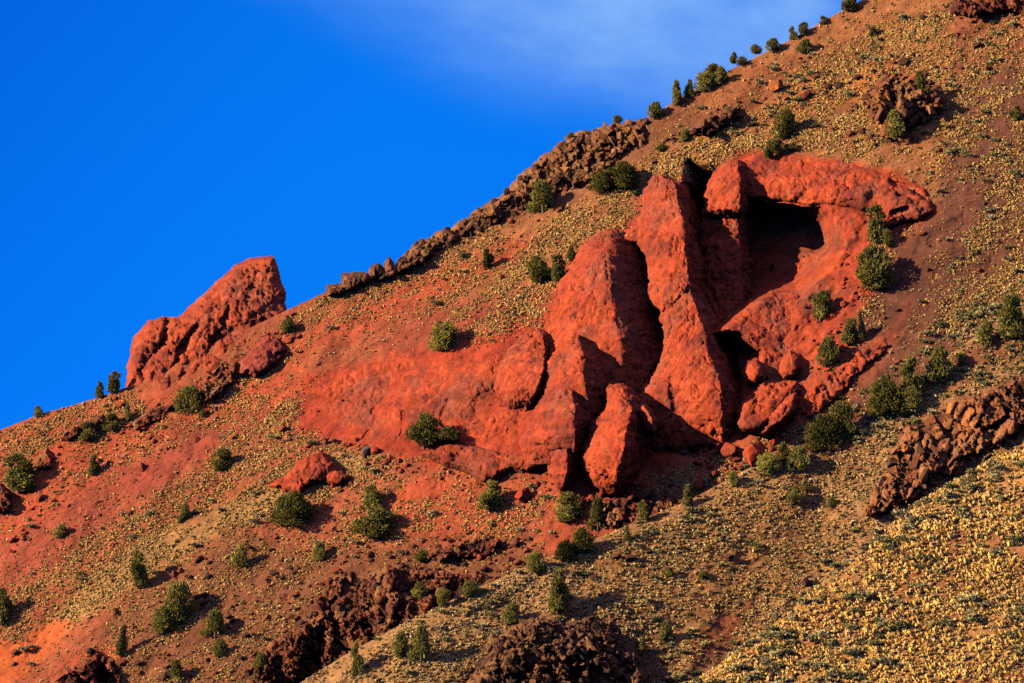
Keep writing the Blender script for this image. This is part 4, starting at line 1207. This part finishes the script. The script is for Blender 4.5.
def grass(key, n, seed, dens, size, name, label, palette, bald=0.0):
    px, py, P, r = scatter_points(n, key, seed)
    st = streaky(P); cl = fbm(P / 2.6, 3, 77)
    d = dens(px, py) * np.clip(.75 + 1.1 * st + .9 * cl - bald, 0, 1.3)
    k = (r.rand(len(px)) < d) & ~rock_mask(px, py, -3, key)
    px, py, P = px[k], py[k], P[k]
    m = len(P)
    w = size * np.clip(np.exp(r.normal(size=m) * .42), .4, 2.2)
    cols = palette[r.randint(0, len(palette), m)] * (1 + .22 * (r.rand(m, 1) * 2 - 1)) * (1 + .18 * fbm(P / 7, 2, 79)[:, None])
    dead = r.rand(m) < .10
    cols[dead] = np.array((.14, .065, .025))
    scatter_mesh(name, TUFTS, P, w, w * r.uniform(.7, 1.05, m), cols, M_GRASS, label=label, cat='grass')
    print(name, m)


def dens_m(px, py):
    d = np.full(px.shape, .10)
    for poly, v, w in DENS_M: d = np.maximum(d, v * sstep(sdist(px, py, poly), -w, w))
    for poly, w in BARE_M: d = d * (1 - .93 * sstep(sdist(px, py, poly), -w, w))
    return d


grass('M', 640000, 1, dens_m, .265, 'dry_grass', 'dry straw bunch grass in streaks over the red and brown hillside', STRAWS, bald=-.12)


def dens_a(px, py):
    d = np.full(px.shape, .95)
    d = d * (1 - .55 * sstep(sdist(px, py, [(880, 500), (900, 430), (960, 395), (1060, 360), (1060, 430), (960, 470), (890, 520)]), -8, 8))
    d = d * (1 - .6 * sstep(sdist(px, py, [(690, 640), (720, 610), (760, 600), (730, 650), (690, 680)]), -8, 8))
    return d


grass('A', 260000, 2, dens_a, .295, 'dry_grass', 'short pale bunch grass covering the spur below the massif', np.array([(.68, .44, .14), (.58, .36, .10), (.46, .27, .08), (.62, .45, .17), (.28, .16, .05)]), bald=-.15)
GOLD = np.array([(.78, .435, .095), (.69, .37, .075), (.82, .50, .14), (.70, .39, .09), (.56, .35, .11)])
grass('B', 200000, 3, lambda px, py: np.full(px.shape, 1.0), .44, 'dry_grass', 'golden bunch grass thick on the nearest slope', GOLD, bald=-.12)

# sagebrush: the largest clumps are things of their own, the rest one mass
BUSH = [bush_proto(700 + k) for k in range(6)]
SAGE_COLS = np.array([(.34, .28, .10), (.28, .24, .08), (.42, .34, .145), (.23, .20, .065), (.35, .27, .12)])
sage = []


def sage_zone(key, n, seed, dens, lo, hi, label, group):
    px, py, P, r = scatter_points(n, key, seed)
    foot = sdist(px, py, [(560, 500), (640, 430), (735, 425), (800, 410), (800, 425), (760, 455), (690, 492), (600, 530)]) > 0
    k = (r.rand(len(px)) < dens(px, py) * np.clip(.6 + 1.6 * fbm(P / 6.0, 3, 90), 0, 1.4)) & ~rock_mask(px, py, -1, key) & ~(foot & (r.rand(len(px)) < .85))
    for q, p in zip(np.stack([px, py], -1)[k], P[k]):
        w = lo + (hi - lo) * r.rand() ** 2.4
        sage.append((w / mpp(p), p, w, label, group, r.randint(0, 6), r.rand()))


def dens_sm(px, py):
    d = np.full(px.shape, .018)
    for poly, v in [([(925, 200), (950, 60), (1060, -30), (1060, 330), (960, 360), (930, 340), (960, 250), (1000, 190)], .32), ([(700, 80), (860, 20), (960, 20), (960, 150), (880, 150), (780, 140), (700, 140)], .16),
                    ([(230, 430), (330, 440), (400, 460), (330, 500), (100, 600), (60, 600)], .10), ([(640, 470), (760, 435), (860, 370), (900, 340), (940, 350), (850, 425), (700, 500), (620, 500)], .45),
                    ([(500, 480), (640, 480), (640, 540), (520, 560)], .10)]:
        d = np.maximum(d, v * sstep(sdist(px, py, poly), -10, 10))
    return d


def dens_sa(px, py):
    return .10 + .50 * np.exp(-np.clip(py - curve(CREST_A, px), 0, 99) / 14.0) + .25 * sstep(sdist(px, py, [(740, 470), (860, 410), (1060, 290), (1060, 350), (900, 440), (840, 470)]), -10, 10) \
        + .30 * np.exp(-np.clip(curve(CREST_B, px) - py, 0, 99) / 12.0)


sage_zone('M', 26000, 11, dens_sm, .7, 1.9, 'low grey sagebrush clump scattered on the upper hillside', 'sagebrush on the hillside')
sage_zone('A', 26000, 12, dens_sa, .7, 1.7, 'grey green sagebrush clump on the pale spur', 'sagebrush on the pale spur')
sage_zone('B', 17000, 13, lambda px, py: .34 + .5 * np.exp(-np.clip(py - curve(CREST_B, px), 0, 99) / 22.0), .8, 2.3, 'grey green sagebrush clump on the golden near slope', 'sagebrush on the golden slope')
sage.sort(key=lambda s_: -s_[0])
print('sage', len(sage))
BM = []
for k in range(6):
    pr = bush_proto(740 + k, 240, .15)
    c = SAGE_COLS[k % 5][None, :] * (1 + .25 * (RS.rand(len(pr) // 3, 1) * 2 - 1))
    BM.append(mesh_from('sagebrush', pr, np.arange(len(pr)).reshape(-1, 3), M_SAGE, np.repeat(c, 3, 0), smooth=False))
for wpx, p, w, lab, grp, v, q in sage[:280]:
    o = link('sagebrush', BM[v], loc=p)
    o.scale = (w, w, w * (.6 + .3 * q)); o.rotation_euler = (0, 0, q * 6.28)
    tag(o, lab, 'sagebrush', grp)
rest = sage[280:]
P = np.array([s_[1] for s_ in rest]); W = np.array([s_[2] for s_ in rest])
scatter_mesh('sagebrush_scrub', BUSH, P, W, W * .75, SAGE_COLS[RS.randint(0, 5, len(W))] * (1 + .25 * (RS.rand(len(W), 1) * 2 - 1)), M_SAGE, label='small grey sagebrush and scrub dotted between the grass', cat='scrub')

# loose stones
def stone_protos():
    out = []
    V, Fc = ico(2)
    for k in range(6):
        r = np.random.RandomState(800 + k); W_ = V.copy()
        for _ in range(8):
            n = r.normal(size=3); n /= np.linalg.norm(n)
            W_ = W_ - np.clip(W_ @ n - r.uniform(.5, .85), 0, None)[:, None] * n
        out.append((W_ * .5 + np.array([0, 0, .15]))[Fc.ravel()])
    return out


def stones(key, n, seed, dens, size, cols, label):
    px, py, P, r = scatter_points(n, key, seed)
    k = r.rand(len(px)) < dens(px, py) * np.clip(.5 + 1.8 * fbm(P / 4.0, 3, 95), 0, 1.5)
    P = P[k]; m = len(P); w = size * np.clip(np.exp(r.normal(size=m) * .55), .3, 3)
    scatter_mesh('rubble', STONES, P, w, w * r.uniform(.6, 1.1, m), cols[r.randint(0, len(cols), m)] * (1 + .3 * (r.rand(m, 1) * 2 - 1)), M_BAS, label=label, cat='rubble', shade=.05)
    print('stones', m)


STONES = stone_protos()


def dens_stone(px, py):
    d = np.full(px.shape, .03)
    for poly, v in [([(60, 690), (110, 610), (250, 535), (420, 530), (560, 540), (560, 590), (300, 690)], .55), ([(590, 530), (610, 495), (700, 470), (760, 450), (760, 470), (690, 505), (620, 540)], .9),
                    ([(420, 560), (430, 530), (520, 510), (560, 540), (520, 590), (440, 580)], .7), ([(700, 110), (760, 70), (850, 50), (900, 50), (960, 80), (960, 150), (900, 150), (800, 130), (740, 125)], .75), ([(930, 20), (1060, -20), (1060, 80), (960, 70)], .5),
                    ([(430, 262), (560, 190), (650, 145), (760, 95), (760, 115), (660, 165), (560, 215), (450, 270)], .35)]:
        d = np.maximum(d, v * sstep(sdist(px, py, poly), -10, 10))
    return d


stones('M', 26000, 21, dens_stone, .55, np.array([(.075, .026, .014), (.12, .036, .015), (.17, .042, .017), (.055, .025, .016)]), 'loose dark and red stones strewn over the hillside')
stones('A', 7000, 22, lambda px, py: .06 + .4 * sstep(sdist(px, py, [(440, 700), (480, 625), (600, 600), (680, 650), (690, 700)]), -14, 14), .5, np.array([(.075, .031, .016), (.11, .044, .021), (.055, .028, .018)]), 'loose brown stones on the pale spur')


def dens_red(px, py):
    d = np.zeros(px.shape)
    for poly, v in [([(515, 452), (560, 490), (600, 494), (640, 476), (650, 500), (600, 512), (545, 505), (500, 488)], .8), ([(680, 448), (760, 440), (800, 414), (818, 420), (770, 468), (700, 478)], .7),
                    ([(300, 428), (400, 460), (500, 480), (500, 492), (400, 474), (300, 444)], .4), ([(120, 402), (200, 398), (290, 318), (302, 335), (212, 415), (122, 424)], .5),
                    ([(260, 484), (352, 474), (350, 492), (262, 500)], .5), ([(840, 230), (880, 240), (860, 330), (800, 410), (780, 400), (830, 330)], .16), ([(0, 440), (130, 420), (200, 440), (60, 540), (0, 560)], .10)]:
        d = np.maximum(d, v * sstep(sdist(px, py, poly), -6, 6))
    return d


stones('M', 110000, 23, dens_red, .52, np.array([(.22, .034, .013), (.26, .048, .017), (.14, .026, .013), (.19, .04, .018)]), 'broken red stones fallen along the foot of the red rocks')
